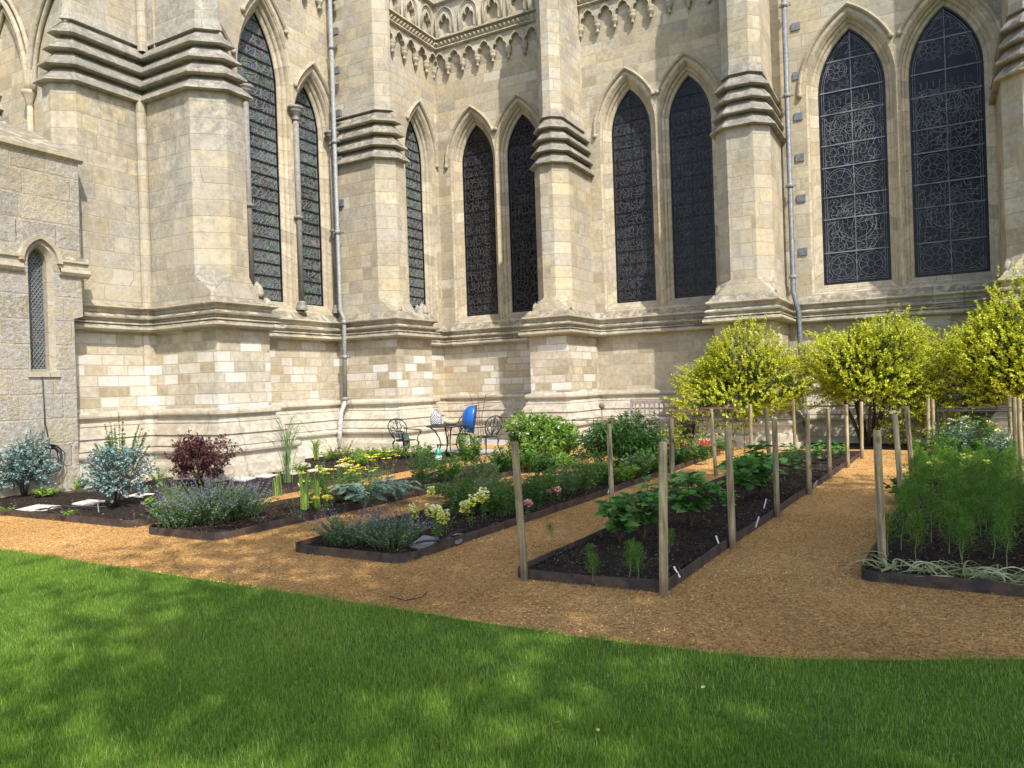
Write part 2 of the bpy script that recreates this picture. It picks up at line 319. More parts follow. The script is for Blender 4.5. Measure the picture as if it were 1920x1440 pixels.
def glassmat(name, base, lines, scale, amt):
    """old leaded glass seen from outside: dark panes, each its own tone and tilt, fine lead lines between them"""
    m, nt, b = newmat(name); q = NB(nt)
    tc = q.n('ShaderNodeTexCoord'); uv = tc.outputs['UV']
    v = q.n('ShaderNodeTexVoronoi', feature='DISTANCE_TO_EDGE'); q._in(v.inputs['Vector'], uv); v.inputs['Scale'].default_value = scale
    vc = q.n('ShaderNodeTexVoronoi'); q._in(vc.inputs['Vector'], uv); vc.inputs['Scale'].default_value = scale
    ln = q.mapr(v.outputs['Distance'], 0.075, 0.045)
    big = q.mapr(q.noise(uv, 0.9, 3), 0.35, 0.65, 0.55, 1.7)
    pane = q.mix(1.0, base, q.mix(0.55, (1, 1, 1), vc.outputs['Color']), 'MULTIPLY')
    pane = q.mix(1.0, pane, big, 'MULTIPLY')
    col = q.mix(q.math('MULTIPLY', ln, amt), pane, lines)
    nt.links.new(col, b.inputs['Base Color'])
    nt.links.new(q.math('ADD', q.math('MULTIPLY', ln, 0.4), 0.22), b.inputs['Roughness'])
    b.inputs['Specular IOR Level'].default_value = 0.2
    nt.links.new(q.bump(q.math('ADD', q.math('MULTIPLY', ln, 0.7), q.math('MULTIPLY', vc.outputs['Distance'], 0.6)), 0.35, 0.006), b.inputs['Normal'])
    return m
M['glass_dark'] = glassmat('dark_leaded_glass', (0.016, 0.014, 0.016), (0.06, 0.06, 0.065), 7.5, 0.6)
M['glass_blue'] = glassmat('blue_black_leaded_glass', (0.008, 0.010, 0.018), (0.05, 0.052, 0.06), 8.5, 0.6)
M['glass_grey'] = glassmat('grey_leaded_glass', (0.085, 0.105, 0.100), (0.20, 0.21, 0.205), 8.0, 0.5)
M['came'] = simple('lead_cames', (0.27, 0.275, 0.285), 0.55, 0.2, var=0.3)
M['came_dim'] = simple('dim_lead_cames', (0.15, 0.155, 0.165), 0.55, 0.2, var=0.4)
M['came_mid'] = simple('grey_lead_cames', (0.22, 0.225, 0.235), 0.55, 0.2, var=0.5, scale=3)
M['bar'] = simple('black_iron_bar', (0.012, 0.013, 0.016), 0.5, 0.3)

# ------------------------------------------------------------------ mesh helpers
class MB:
    def __init__(s): s.v = []; s.f = []; s.uv = []; s.smooth = []
    def face(s, pts, uvs=None, smooth=False):
        i = len(s.v); s.v += [tuple(map(float, p)) for p in pts]; s.f.append(tuple(range(i, i + len(pts))))
        s.uv.append(uvs if uvs is not None else [(p[0] + p[1], p[2]) for p in pts]); s.smooth.append(smooth)
    def loft(s, levels, u0=0.0, closed=False, vmode='z', smooth=False):
        """levels: lists of 3-D points of equal count; u runs along the first level in metres"""
        L = [np.array(l, float) for l in levels]
        n = len(L[0]); cnt = n if closed else n - 1
        us = [u0]
        for i in range(cnt): us.append(us[-1] + float(np.linalg.norm(L[0][(i + 1) % n] - L[0][i])))
        vs = [0.0]
        for a, b in zip(L[:-1], L[1:]): vs.append(vs[-1] + float(np.linalg.norm(b[0] - a[0])))
        for k in range(len(L) - 1):
            a, b = L[k], L[k + 1]
            for i in range(cnt):
                j = (i + 1) % n
                if vmode == 'z': va, vb = a[i][2], b[i][2]; uvs = [(us[i], a[i][2]), (us[i + 1], a[j][2]), (us[i + 1], b[j][2]), (us[i], b[i][2])]
                else: uvs = [(us[i], vs[k]), (us[i + 1], vs[k]), (us[i + 1], vs[k + 1]), (us[i], vs[k + 1])]
                s.face([a[i], a[j], b[j], b[i]], uvs, smooth)
    def box(s, x0, x1, y0, y1, z0, z1, T=None):
        P = [(x, y, z) for z in (z0, z1) for y in (y0, y1) for x in (x0, x1)]
        if T is not None: P = [tuple(T @ Vector(p)) for p in P]
        for f in ((0, 1, 5, 4), (1, 3, 7, 5), (3, 2, 6, 7), (2, 0, 4, 6), (4, 5, 7, 6), (2, 3, 1, 0)):
            pts = [P[i] for i in f]
            e1 = Vector(pts[1]) - Vector(pts[0]); e2 = Vector(pts[3]) - Vector(pts[0])
            s.face(pts, [(pts[0][0] + pts[0][1] + a * e1.length, pts[0][2] + b * e2.length) for a, b in ((0, 0), (1, 0), (1, 1), (0, 1))])
    def tube(s, pts, r, n=6, caps=True):
        pts = [Vector(p) for p in pts]; rs = r if hasattr(r, '__len__') else [r] * len(pts)
        rings = []; prev = None
        for i, p in enumerate(pts):
            d = (pts[min(i + 1, len(pts) - 1)] - pts[max(i - 1, 0)])
            d = d.normalized() if d.length > 1e-9 else Vector((0, 0, 1))
            if prev is None:
                a = d.cross(Vector((0, 0, 1)) if abs(d.z) < 0.9 else Vector((1, 0, 0))).normalized()
            else:
                a = (prev - d * prev.dot(d)); a = a.normalized() if a.length > 1e-6 else d.orthogonal().normalized()
            prev = a; b = d.cross(a)
            rings.append([p + (a * math.cos(t) + b * math.sin(t)) * rs[i] for t in [2 * math.pi * k / n for k in range(n)]])
        s.loft(rings, closed=True, vmode='c', smooth=n > 5)
        if caps: s.face(rings[0][::-1]); s.face(rings[-1])
    def lathe(s, prof, n=16, T=None, c=(0, 0)):
        rings = []
        for r, z in prof:
            ring = [Vector((c[0] + r * math.cos(2 * math.pi * k / n), c[1] + r * math.sin(2 * math.pi * k / n), z)) for k in range(n)]
            if T is not None: ring = [T @ p for p in ring]
            rings.append(ring)
        s.loft(rings, closed=True, vmode='c', smooth=True)
    def poly(s, outer, holes, f3, flip=False):
        """tessellated plane figure with holes; f3 maps (u,z) to 3-D"""
        loops = [outer] + list(holes); flat = [p for l in loops for p in l]
        for t in tessellate_polygon([[Vector((p[0], p[1], 0)) for p in l] for l in loops]):
            P = [flat[i] for i in t]
            s.face([f3(*p) for p in P], [tuple(p) for p in P])
    def build(s, name, mat, parent=None, merge=False):
        me = bpy.data.meshes.new(name); me.from_pydata(s.v, [], s.f)
        uvl = me.uv_layers.new(name='UVMap'); flat = [c for f in s.uv for p in f for c in p]
        uvl.data.foreach_set('uv', flat)
        me.polygons.foreach_set('use_smooth', s.smooth)
        me.materials.append(mat); me.update()
        if merge or any(s.smooth):
            import bmesh
            bm = bmesh.new(); bm.from_mesh(me); bmesh.ops.remove_doubles(bm, verts=bm.verts, dist=1e-4); bmesh.ops.recalc_face_normals(bm, faces=bm.faces); bm.to_mesh(me); bm.free()
        o = bpy.data.objects.new(name, me); COL.objects.link(o)
        if parent: o.parent = parent
        return o

def np_mesh(name, V, tris, rnd, mat, parent=None):
    """fast mesh of loose triangles; rnd gives one random value a face"""
    me = bpy.data.meshes.new(name)
    V = np.ascontiguousarray(V, np.float32); tris = np.ascontiguousarray(tris, np.int32)
    me.vertices.add(len(V)); me.vertices.foreach_set('co', V.ravel())
    me.loops.add(tris.size); me.loops.foreach_set('vertex_index', tris.ravel())
    me.polygons.add(len(tris)); me.polygons.foreach_set('loop_start', np.arange(0, tris.size, 3, dtype=np.int32))
    at = me.attributes.new('rnd', 'FLOAT', 'FACE'); at.data.foreach_set('value', np.ascontiguousarray(rnd, np.float32))
    me.materials.append(mat); me.update(calc_edges=True)
    o = bpy.data.objects.new(name, me); COL.objects.link(o)
    if parent: o.parent = parent
    return o
def unit(a): return a / np.maximum(np.linalg.norm(a, axis=-1, keepdims=True), 1e-9)
def leaf_geo(P, D, L, Wd, droop=0.25, broad=False):
    """one folded leaf per row: base P, direction D, length L, width Wd"""
    n = len(P); D = unit(np.asarray(D, float)); P = np.asarray(P, float)
    L = np.broadcast_to(np.asarray(L, float), (n,))[:, None]; Wd = np.broadcast_to(np.asarray(Wd, float), (n,))[:, None]
    q = NR.normal(size=(n, 3)) * 0.45 + np.array([0, 0, 1.0])
    S = unit(np.cross(D, q)); N = unit(np.cross(S, D))
    g = np.array([0, 0, -1.0])
    if broad:
        V = np.stack([P, P + D * L * .28 + S * Wd * .42 + N * Wd * .12, P + D * L * .28 - S * Wd * .42 + N * Wd * .12,
                      P + D * L * .62 + S * Wd * .40 + g * L * droop * .3, P + D * L * .62 - S * Wd * .40 + g * L * droop * .3,
                      P + D * L + g * L * droop, P + D * L * .45 - N * Wd * .06], 1)
        T = np.array([[0, 1, 6], [0, 6, 2], [1, 3, 6], [6, 4, 2], [3, 5, 6], [6, 5, 4]])
    else:
        V = np.stack([P, P + D * L * .45 + S * Wd * .5 + N * Wd * .12, P + D * L * .45 - S * Wd * .5 + N * Wd * .12, P + D * L + g * L * droop], 1)
        T = np.array([[0, 1, 3], [0, 3, 2]])
    k = V.shape[1]
    tris = (T[None] + (np.arange(n) * k)[:, None, None]).reshape(-1, 3)
    return V.reshape(-1, 3), tris, len(T)
class LeafBuf:
    def __init__(s): s.V = []; s.T = []; s.R = []; s.n = 0
    def add(s, P, D, L, Wd, droop=0.25, broad=False, r=None):
        if len(P) == 0: return
        V, T, k = leaf_geo(P, D, L, Wd, droop, broad)
        r = NR.random(len(P)) if r is None else np.clip(r, 0, 1)
        s.V.append(V); s.T.append(T + s.n); s.R.append(np.repeat(r, k)); s.n += len(V)
    def ribbon(s, pts, w, r):
        """flat tapering blade along a polyline"""
        pts = np.asarray(pts, float); n = len(pts); d = np.gradient(pts, axis=0)
        sd = unit(np.cross(d, np.array([R.uniform(-.5, .5), R.uniform(-.5, .5), 1.0]) if abs(unit(d)[0, 2]) < .95 else np.array([math.cos(r * 40), math.sin(r * 40), .1])))
        t = np.linspace(0, 1, n)[:, None]; ww = w * (1 - t ** 2.5) * .5 + .0004
        V = np.concatenate([pts + sd * ww, pts - sd * ww]); T = []
        for i in range(n - 1): T += [[i, i + 1, n + i], [i + 1, n + i + 1, n + i]]
        s.V.append(V); s.T.append(np.array(T) + s.n); s.R.append(np.full(len(T), r)); s.n += len(V)
    def build(s, name, mat, parent=None):
        if not s.V: return None
        return np_mesh(name, np.concatenate(s.V), np.concatenate(s.T), np.concatenate(s.R), mat, parent)

# ================================================================== THE CATHEDRAL
YW, XW = 19.45, -13.32          # outer faces of the aisle wall (faces -Y) and the transept wall (faces +X)
cath = empty('cathedral', (0, 0, 0), label='weathered cream limestone Gothic cathedral with tall paired lancet windows and stepped buttresses', cat='cathedral')

def offset_path(path, off):
    P = [np.array(p, float) for p in path]; out = []
    for i, p in enumerate(P):
        ns = []
        for a, b in ((i - 1, i), (i, i + 1)):
            if a >= 0 and b < len(P):
                d = P[b] - P[a]; d /= np.linalg.norm(d); ns.append(np.array([d[1], -d[0]]))
        n = sum(ns); n = n / max(1e-6, 1 + float(ns[0] @ ns[-1])) if len(ns) == 2 else ns[0]
        out.append(p + n * off)
    return out
def subdiv(path, step=0.5):
    out = [path[0]]
    for a, b in zip(path[:-1], path[1:]):
        n = max(1, int(math.hypot(b[0] - a[0], b[1] - a[1]) / step))
        out += [(a[0] + (b[0] - a[0]) * k / n, a[1] + (b[1] - a[1]) * k / n) for k in range(1, n + 1)]
    return out
def sweep(mb, path, prof, wob=0.0, step=None):
    if step: path = subdiv(path, step)
    lv = []
    for off, z in prof:
        lv.append([(p[0], p[1], z + (R.uniform(-wob, wob) if wob else 0)) for p in offset_path(path, off + (0 if not wob else R.uniform(-wob, wob)))])
    mb.loft(lv)

# plan of the dado face from the far left to the right
B2, B3, B4 = (-9.22, -8.12), (-4.36, -3.02), (1.33, 2.70)
YB = 17.45
plan = [(-13.52, 7.70), (-13.52, 9.28), (-13.47, 9.28), (-13.40, 9.34), (-13.40, 9.48), (-11.60, 9.48), (-11.60, 10.75), (XW, 10.75),
        (XW, 14.62), (-11.42, 14.62), (-11.42, 16.10), (XW, 16.10), (XW, YW)]
for a, b in (B2, B3, B4): plan += [(a, YW), (a, YB), (b, YB), (b, YW)]
plan += [(9.0, YW)]
mb = MB(); sweep(mb, plan[:17], [(0.0, 1.30), (0.0, 2.86)]); mb.build('dado_wall', M['dado'], cath)
mb = MB(); sweep(mb, plan[16:], [(0.0, 1.30), (0.0, 2.86)]); mb.build('dado_wall', M['dado_plain'], cath)
def roll(off, z, r, n=6, a0=100, a1=-95):
    return [(off + r * math.cos(rad(a0 + (a1 - a0) * k / n)), z + r * math.sin(rad(a0 + (a1 - a0) * k / n))) for k in range(n + 1)]
prof = [(0.0, 1.34)] + roll(0.07, 1.255, 0.062) + [(0.055, 1.17), (0.075, 1.10), (0.12, 1.085), (0.125, 1.065), (0.105, 1.055), (0.125, 1.0), (0.215, 0.865), (0.225, 0.845), (0.195, 0.835),
        (0.215, 0.78), (0.325, 0.655), (0.33, 0.635), (0.30, 0.625)] + roll(0.335, 0.545, 0.065) + [(0.335, 0.465), (0.345, 0.34), (0.42, 0.29), (0.43, 0.27), (0.43, 0.14), (0.50, 0.125), (0.51, 0.10), (0.51, -0.05)]
mb = MB(); sweep(mb, plan, prof, 0.006, 0.55); mb.build('plinth', M['plinth'], cath)
prof = [(0.0, 3.50), (0.09, 3.36)] + roll(0.10, 3.315, 0.045, 5) + [(0.05, 3.25), (0.04, 3.20), (0.07, 3.17), (0.15, 3.15), (0.175, 3.12), (0.165, 3.09), (0.09, 3.075), (0.08, 3.04), (0.10, 3.02), (0.17, 3.005), (0.18, 2.985), (0.13, 2.965)] \
        + roll(0.165, 2.90, 0.055, 5) + [(0.08, 2.845), (0.0, 2.835)]
mb = MB(); sweep(mb, plan, prof, 0.004, 0.6); mb.build('string_course', M['mould'], cath)
# slender corner shaft in the angle of the big buttress
mb = MB()
for x_, y_, z0, z1 in ((-13.36, 9.30, 3.30, 7.38), (-13.63, 9.57, 8.5, 14.0)):
    pt = [(x_ + .10 * math.cos(a_), y_ + .10 * math.sin(a_)) for a_ in [rad(180 - 30 * k) * -1 + rad(60) for k in range(-2, 9)]]
    mb.loft([[(*p, z0) for p in pt], [(*p, z1) for p in pt]])
mb.build('corner_shaft', M['buttress'], cath)

# -------- buttresses: shaft below the set-off, four weathered tiers, narrower shaft above
def tiers(mb, path, off_lo, off_hi, z0=7.34, z1=8.62, n=4):
    prof = []
    h = (z1 - z0) / n
    for k in range(n):
        o = off_lo + (off_hi - off_lo) * k / n + 0.0
        o2 = off_lo + (off_hi - off_lo) * (k + 1) / n
        zz = z0 + k * h
        prof += [(o - .06, zz - .0), (o + .085, zz - .005), (o + .125, zz + .015), (o + .125, zz + .045), (o2 + .0, zz + h * .80), (o2 - .045, zz + h * .84), (o2 - .06, zz + h)]
    prof += [(off_hi + 0.03, z1 + 0.01), (off_hi - .01, z1 + 0.30)]
    sweep(mb, path, prof, 0.004, 0.6)
def buttress(lowpath, uppath_off, mat, broach=(3.36, 3.85), flat=None, top=14.0, u0=0.0):
    """lowpath: chamfered plan of the shaft; flat: same count of points with the chamfer closed to a square corner"""
    e = MB()
    lv = []
    if flat: lv += [[(p[0], p[1], 3.34) for p in flat], [(p[0], p[1], broach[0] + .15) for p in flat]]
    lv += [[(p[0], p[1], z) for p in lowpath] for z in (broach[1], 7.42)]
    e.loft(lv, u0)
    hi = offset_path(lowpath, uppath_off + 0.0)
    e.loft([[(p[0], p[1], z) for p in hi] for z in (8.70, top)], u0 + .3)
    b = e.build('buttress', mat, cath)
    w = MB(); tiers(w, lowpath, 0.0, uppath_off); w.build('weathering', M['ledge'], b)
    return b
def free_buttress(a, b, yf=17.62, ch=0.32, yb=YW):
    a += .06; b -= .04
    low = [(a, yb), (a, yf + ch), (a + ch, yf), (b - ch, yf), (b, yf + ch), (b, yb)]
    flat = [(a - .03, yb), (a - .03, yf + .0), (a + .0, yf - .05), (b - .0, yf - .05), (b + .03, yf + .0), (b + .03, yb)]
    return buttress(low, -0.17, M['buttress'], flat=flat, u0=a * 3)
for a, b in (B2, B3, B4): free_buttress(a, b)
# B1, on the transept wall (its near side faces -Y)
low = [(XW, 14.66), (-11.95, 14.66), (-11.58, 15.02), (-11.58, 15.36), (XW, 15.36)]
flat = [(XW, 14.64), (-11.56, 14.64), (-11.52, 14.68), (-11.52, 15.60), (XW, 15.60)]
buttress(low, -0.17, M['buttress'], flat=flat, u0=3)
# B0, the great angle buttress with two lobes
low = [(-14.35, 8.95), (-14.0, 7.78), (-13.74, 7.78), (-13.43, 8.06), (-13.43, 9.37), (-12.02, 9.37), (-11.56, 9.82), (-11.56, 10.25), (XW, 10.25)]
flat = [(-14.35, 8.95), (-14.0, 7.72), (-13.46, 7.72), (-13.42, 7.76), (-13.42, 9.35), (-11.58, 9.35), (-11.54, 9.39), (-11.54, 10.45), (XW, 10.45)]
buttress(low, -0.27, M['crusty'], flat=flat, u0=9)
# carved stops where the chamfers begin
def stops(cx, cy, s, parent=cath):
    m_ = MB()
    for dx, dy, dz, r in ((0, 0, -.03, .13), (.11 * s, .04, .0, .09), (-.11 * s, .02, .0, .09), (.0, .08, .07, .08)):
        m_.lathe([(0.0, 3.48 + dz), (r, 3.50 + dz), (r * 1.05, 3.58 + dz), (r * .6, 3.70 + dz), (0.0, 3.76 + dz)], 8, c=(cx + dx, cy + dy))
    m_.build('carved_stop', M['crusty'], parent)
for a, b in (B2, B3, B4):
    stops(a + .17, 17.72, 1); stops(b - .17, 17.72, -1)
stops(-11.68, 14.90, 1); stops(-11.60, 15.9, 1); stops(-11.85, 9.72, 1); stops(-11.72, 10.5, 1)
for o in [c for c in cath.children if c.name.startswith('carved_stop')]: pass

# -------- lancets
def lancet(cx, half, sill, spring, apex, d=0.0, n=9, foot=None):
    h = apex - spring; Rr = (h * h + half * half) / (2 * half); c = Rr - half; r = Rr + d
    az = math.sqrt(r * r - c * c); zb = sill - d if foot is None else foot
    out = [(cx - half - d, zb), (cx + half + d, zb)]
    a1 = math.atan2(az, c)
    for k in range(n + 1):
        a = a1 * k / n; out.append((cx - c + r * math.cos(a), spring + r * math.sin(a)))
    for k in range(1, n + 1):
        a = a1 * (1 - k / n); out.append((cx + c - r * math.cos(a), spring + r * math.sin(a)))
    return out
def planeR(dep): return lambda u, z: (u, YW + dep, z)
def planeL(dep): return lambda u, z: (XW - dep, u, z)
def inside(poly, u, z):
    c = False; n = len(poly)
    for i in range(n):
        a, b = poly[i], poly[i - 1]
        if (a[1] > z) != (b[1] > z) and u < (b[0] - a[0]) * (z - a[1]) / (b[1] - a[1]) + a[0]: c = not c
    return c
def ribbons(mb, segs, w, f0, f1):
    """raised lines: f1 maps to the face of the line, f0 to the glass behind it"""
    for (a, b) in segs:
        dx, dz = b[0] - a[0], b[1] - a[1]; l = math.hypot(dx, dz)
        if l < 1e-4: continue
        nx, nz = -dz / l * w / 2, dx / l * w / 2
        A, B, C_, D = (a[0] + nx, a[1] + nz), (b[0] + nx, b[1] + nz), (b[0] - nx, b[1] - nz), (a[0] - nx, a[1] - nz)
        mb.face([f1(*A), f1(*B), f1(*C_), f1(*D)]); mb.face([f1(*A), f1(*B), f0(*B), f0(*A)]); mb.face([f1(*D), f1(*C_), f0(*C_), f0(*D)])
def circ(cx, cz, r, n=16, a0=0, a1=360):
    P = [(cx + r * math.cos(rad(a0 + (a1 - a0) * k / n)), cz + r * math.sin(rad(a0 + (a1 - a0) * k / n))) for k in range(n + 1)]
    return list(zip(P[:-1], P[1:]))
def split(a, b, step=0.06):
    n = max(1, int(math.hypot(b[0] - a[0], b[1] - a[1]) / step))
    P = [(a[0] + (b[0] - a[0]) * k / n, a[1] + (b[1] - a[1]) * k / n) for k in range(n + 1)]
    return list(zip(P[:-1], P[1:]))
def roundels(cx, half, z, r, wheel=True):
    s = []
    for dx in (-half / 2, half / 2):
        x = cx + dx; s += circ(x, z, r) + circ(x, z, r * .82) + circ(x, z, r * .28, 8)
        for k in range(8 if wheel else 4):
            a = rad(45 * k + 22 if wheel else 90 * k + 45)
            s += split((x + r * .28 * math.cos(a), z + r * .28 * math.sin(a)), (x + r * (1 if k % 2 else .82) * math.cos(a), z + r * (1 if k % 2 else .82) * math.sin(a)))
        for sx in (-1, 1):
            for sz in (-1, 1): s += split((x + sx * r * .72, z + sz * r * .72), (x + sx * r * 1.05, z + sz * r * 1.05))
    return s
def network(cx, half, z0, z1, st, j=0.36, drop=0.12):
    nx = max(2, int(2 * half / st)); nz = max(2, int((z1 - z0) / st)); s = []
    P = {}
    for i in range(nx + 1):
        for k in range(nz + 1):
            P[i, k] = (cx - half + 2 * half * i / nx + R.uniform(-j, j) * st + (st * .5 if k % 2 else 0), z0 + (z1 - z0) * k / nz + R.uniform(-j, j) * st)
    for i in range(nx):
        for k in range(nz):
            if R.random() > .45: s.append((P[i, k], P[i + 1, k]))
            if R.random() > drop: s.append((P[i, k], P[i, k + 1]))
            if R.random() < .22: s.append((P[i, k], P[i + 1, k + 1]))
    return s
def make_window(pl, cx, half, sill, spring, apex, style, name='window', lim=None, dg=0.36, hood=True):
    w = empty(name, parent=cath)
    g = lancet(cx, half, sill, spring, apex)
    m_ = MB(); m_.poly(g, [], pl(dg)); m_.build('glass', M['glass_' + ('dark' if style == 'dark' else 'blue' if style == 'blue' else 'grey')], w)
    gi = lancet(cx, half - .02, sill + .02, spring, apex - .02)
    segs = []
    if style == 'blue':
        gb = lancet(cx, half - .075, sill + .075, spring, apex - .09)
        segs += [s for a, b in zip(gb, gb[1:] + gb[:1]) for s in split(a, b, .1)]
        gb2 = lancet(cx, half - .12, sill + .12, spring, apex - .15)
        segs += [s for a, b in zip(gb2, gb2[1:] + gb2[:1]) for s in split(a, b, .1)]
        rz = half * .42
        bands = [sill + .12 + rz * 1.0, sill + 2.5, spring + .55]
        for zc_, rr_ in ((sill + 1.45, half * .62), (sill + 3.75, half * .66), (sill + 4.05, half * .40)):
            segs += circ(cx, zc_, rr_, 22) + circ(cx, zc_, rr_ * .84, 20)
        for z in bands: segs += roundels(cx, half - .12, z, rz if z < spring else rz * .75)
        z = sill + .12 + 2 * rz
        segs += network(cx, half - .12, sill + 2 * rz + .2, sill + 2.5 - rz - .1, .10)
        segs += network(cx, half - .12, sill + 2.5 + rz + .1, spring - .35, .092)
        segs += network(cx, half - .3, spring + .9, apex - .1, .15)
        for zc in (sill + 3.5, sill + 4.0):                                   # canopy arches over the picture panels
            for dx in (-half / 2, half / 2):
                for rr in (.24, .30): segs += circ(cx + dx, zc, rr, 10, 0, 180)
        for k in range(-5, 6): segs += split((cx + k * half / 6, spring - .3), (cx + k * half / 6, spring - .15))
        thin, mat = .008, M['came_mid']
        barz = [sill + 2 * rz + .16, sill + 1.85 - .25, sill + 2.5 - rz - .05, sill + 2.5 + rz + .05, sill + 3.4, sill + 4.15, spring + .05, spring + .78]
        vert = True
    elif style == 'dark':
        for z in (sill + .32, apex - 1.15): segs += roundels(cx, half - .05, z, half * .40, False)
        segs += network(cx, half - .05, sill + .6, apex - 1.45, .105, .32, .2)
        gb = lancet(cx, half - .05, sill + .05, spring, apex - .07)
        segs += [s for a, b in zip(gb, gb[1:] + gb[:1]) for s in split(a, b, .1)]
        thin, mat = .0065, M['came_dim']; barz = [sill + .36 * k for k in range(1, 16)]; vert = True
    else:
        if half < .5:
            z = sill + .3
            while z < apex - .5:
                segs += circ(cx, z, half * .62, 14) + circ(cx, z, half * .5, 12) + circ(cx, z, half * .2, 6)
                for k in range(8): segs += split((cx + half * .2 * math.cos(k * .785), z + half * .2 * math.sin(k * .785)), (cx + half * .62 * math.cos(k * .785), z + half * .62 * math.sin(k * .785)))
                for sx in (-1, 1):
                    segs += split((cx + sx * half * .5, z + half * .6), (cx + sx * half * .95, z + half * .3)) + split((cx + sx * half * .5, z - half * .6), (cx + sx * half * .95, z - half * .3))
                z += half * 1.55
        else:
            segs += network(cx, half - .04, sill + .05, apex - .1, .13, .42, .1)
        k = -8.0
        while k < 14:                                                        # diagonal quarries behind
            for sg in (1, -1):
                a = (cx - half, sill + k * .22 * 1.0 if sg > 0 else sill + k * .22 + .9); b_ = (cx + half, a[1] + sg * half * 2.0)
                if half >= .5: segs += split(a, b_, .08)
            k += 1.0 if k < 30 else 1
        gb = lancet(cx, half - .05, sill + .05, spring, apex - .07)
        segs += [s for a, b in zip(gb, gb[1:] + gb[:1]) for s in split(a, b, .1)]
        thin, mat = .009, M['came']; barz = [sill + .30 * k for k in range(1, 24)]; vert = False
    segs = [s for s in segs if inside(gi, *s[0]) and inside(gi, *s[1])]
    m_ = MB(); ribbons(m_, segs, thin, pl(dg - .001), pl(dg - .012)); m_.build('leading', mat, w)
    m_ = MB(); bs = []
    for z in barz:
        seg = [s for s in split((cx - half, z), (cx + half, z), .02) if inside(gi, *s[0]) and inside(gi, *s[1])]
        if seg: bs.append((seg[0][0], seg[-1][1]))
    if vert:
        ribbons(m_, [((cx, sill + .02), (cx, apex - .04))], .016 if style == 'blue' else .010, pl(dg - .013), pl(dg - .018))
    ribbons(m_, bs, .028 if style == 'blue' else .018 if style == 'dark' else .03, pl(dg - .014), pl(dg - .024))
    m_.build('glazing_bar', M['came_mid'] if style == 'blue' else M['bar'], w)
    m_ = MB()
    fr = lancet(cx, half, sill, spring, apex, -.035 if style != 'grey' else -.02)
    o0 = lancet(cx, half, sill, spring, apex)
    m_.loft([[pl(dg - .005)(*p) for p in o0], [pl(dg - .045)(*p) for p in o0], [pl(dg - .045)(*p) for p in fr], [pl(dg - .005)(*p) for p in fr]], closed=True, vmode='c')
    m_.build('frame', M['bar'], w)
    # moulded reveal
    m_ = MB()
    lv = [(0.0, dg + .02), (0.0, .30), (.02, .275), (.045, .262), (.075, .245), (.085, .20), (.105, .175), (.14, .155), (.150, .11), (.165, .075), (.195, .055), (.205, .03), (.235, .0)]
    m_.loft([[pl(dp)(*p) for p in lancet(cx, half, sill, spring, apex, d)] for d, dp in lv], closed=True, vmode='c'); m_.build('reveal', M['arch'], w)
    if hood:
        m_ = MB(); full = [lancet(cx, half, sill, spring, apex, d, n=14) for d in (.33, .34, .375, .42, .425)]
        idx = range(2, len(full[0]))
        if lim is not None:
            lo, hi = lim; idx = [i for i in idx if lo <= full[-1][i][0] <= hi]
        deps = (.005, -.05, -.085, -.06, .005)
        def clampu(p): return p if lim is None else (min(max(p[0], lim[0]), lim[1]), p[1])
        m_.loft([[pl(deps[k])(*clampu(full[k][i])) for i in idx] for k in range(5)], vmode='c')
        for e in (idx[0], idx[-1]):
            c0 = full[2][e]; P = pl(-.03)(*clampu(c0))
            m_.lathe([(0, P[2] - .08), (.05, P[2] - .06), (.065, P[2]), (.04, P[2] + .05), (0, P[2] + .06)], 8, c=P[:2])
        # voussoir ring, a few millimetres proud of the wall
        ri = [lancet(cx, half, sill, spring, apex, d, n=14) for d in (.236, .325)]
        i2 = [i for i in range(2, len(ri[0])) if lim is None or lim[0] <= ri[1][i][0] <= lim[1]]
        m_.loft([[pl(-.004)(*ri[0][i]) for i in i2], [pl(-.004)(*ri[1][i]) for i in i2]], vmode='c')
        m_.build('hood_mould', M['arch'], w)
    return lancet(cx, half, sill, spring, apex, .2345)

S0 = 3.76
holesR = []
for cx, half, spring, apex, style, lim in (
        (-12.05, .57, 8.45, 9.66, 'dark', (-13.4, -11.235)), (-10.42, .57, 8.45, 9.66, 'dark', (-11.235, -9.3)),
        (-7.05, .57, 8.45, 9.66, 'dark', (-8.1, -6.225)), (-5.40, .57, 8.45, 9.66, 'dark', (-6.225, -4.45)),
        (-1.48, .74, 8.40, 9.88, 'blue', (-2.9, -.4975)), (.485, .74, 8.40, 9.88, 'blue', (-.4975, 1.7)),
        (4.1, .57, 8.45, 9.66, 'blue', (3, 4.9)), (5.7, .57, 8.45, 9.66, 'blue', (4.9, 7))):
    holesR.append(make_window(planeR, cx, half, S0, spring, apex, style, lim=lim))
holesL = []
for cx, half, spring, apex, lim in ((18.48, .50, 8.5, 9.75, (17.85, 19.45)), (12.50, .60, 8.9, 10.55, (11.81, 13.20)), (14.02, .46, 8.15, 9.30, (13.36, 14.7)), (11.0, .46, 8.15, 9.30, (10.4, 11.6))):
    holesL.append(make_window(planeL, cx, half, S0, spring, apex, 'grey', lim=lim))
ZT = 12.06
mb = MB(); mb.poly([(XW, 3.3), (9.0, 3.3), (9.0, ZT), (XW, ZT)], holesR, planeR(0)); mb.build('wall', M['wall'], cath)
holesL2 = [h for h in holesL]
mb = MB(); mb.poly([(9.6, 3.3), (YW, 3.3), (YW, ZT), (9.6, ZT)], holesL2, planeL(0)); mb.build('wall', M['wall'], cath)
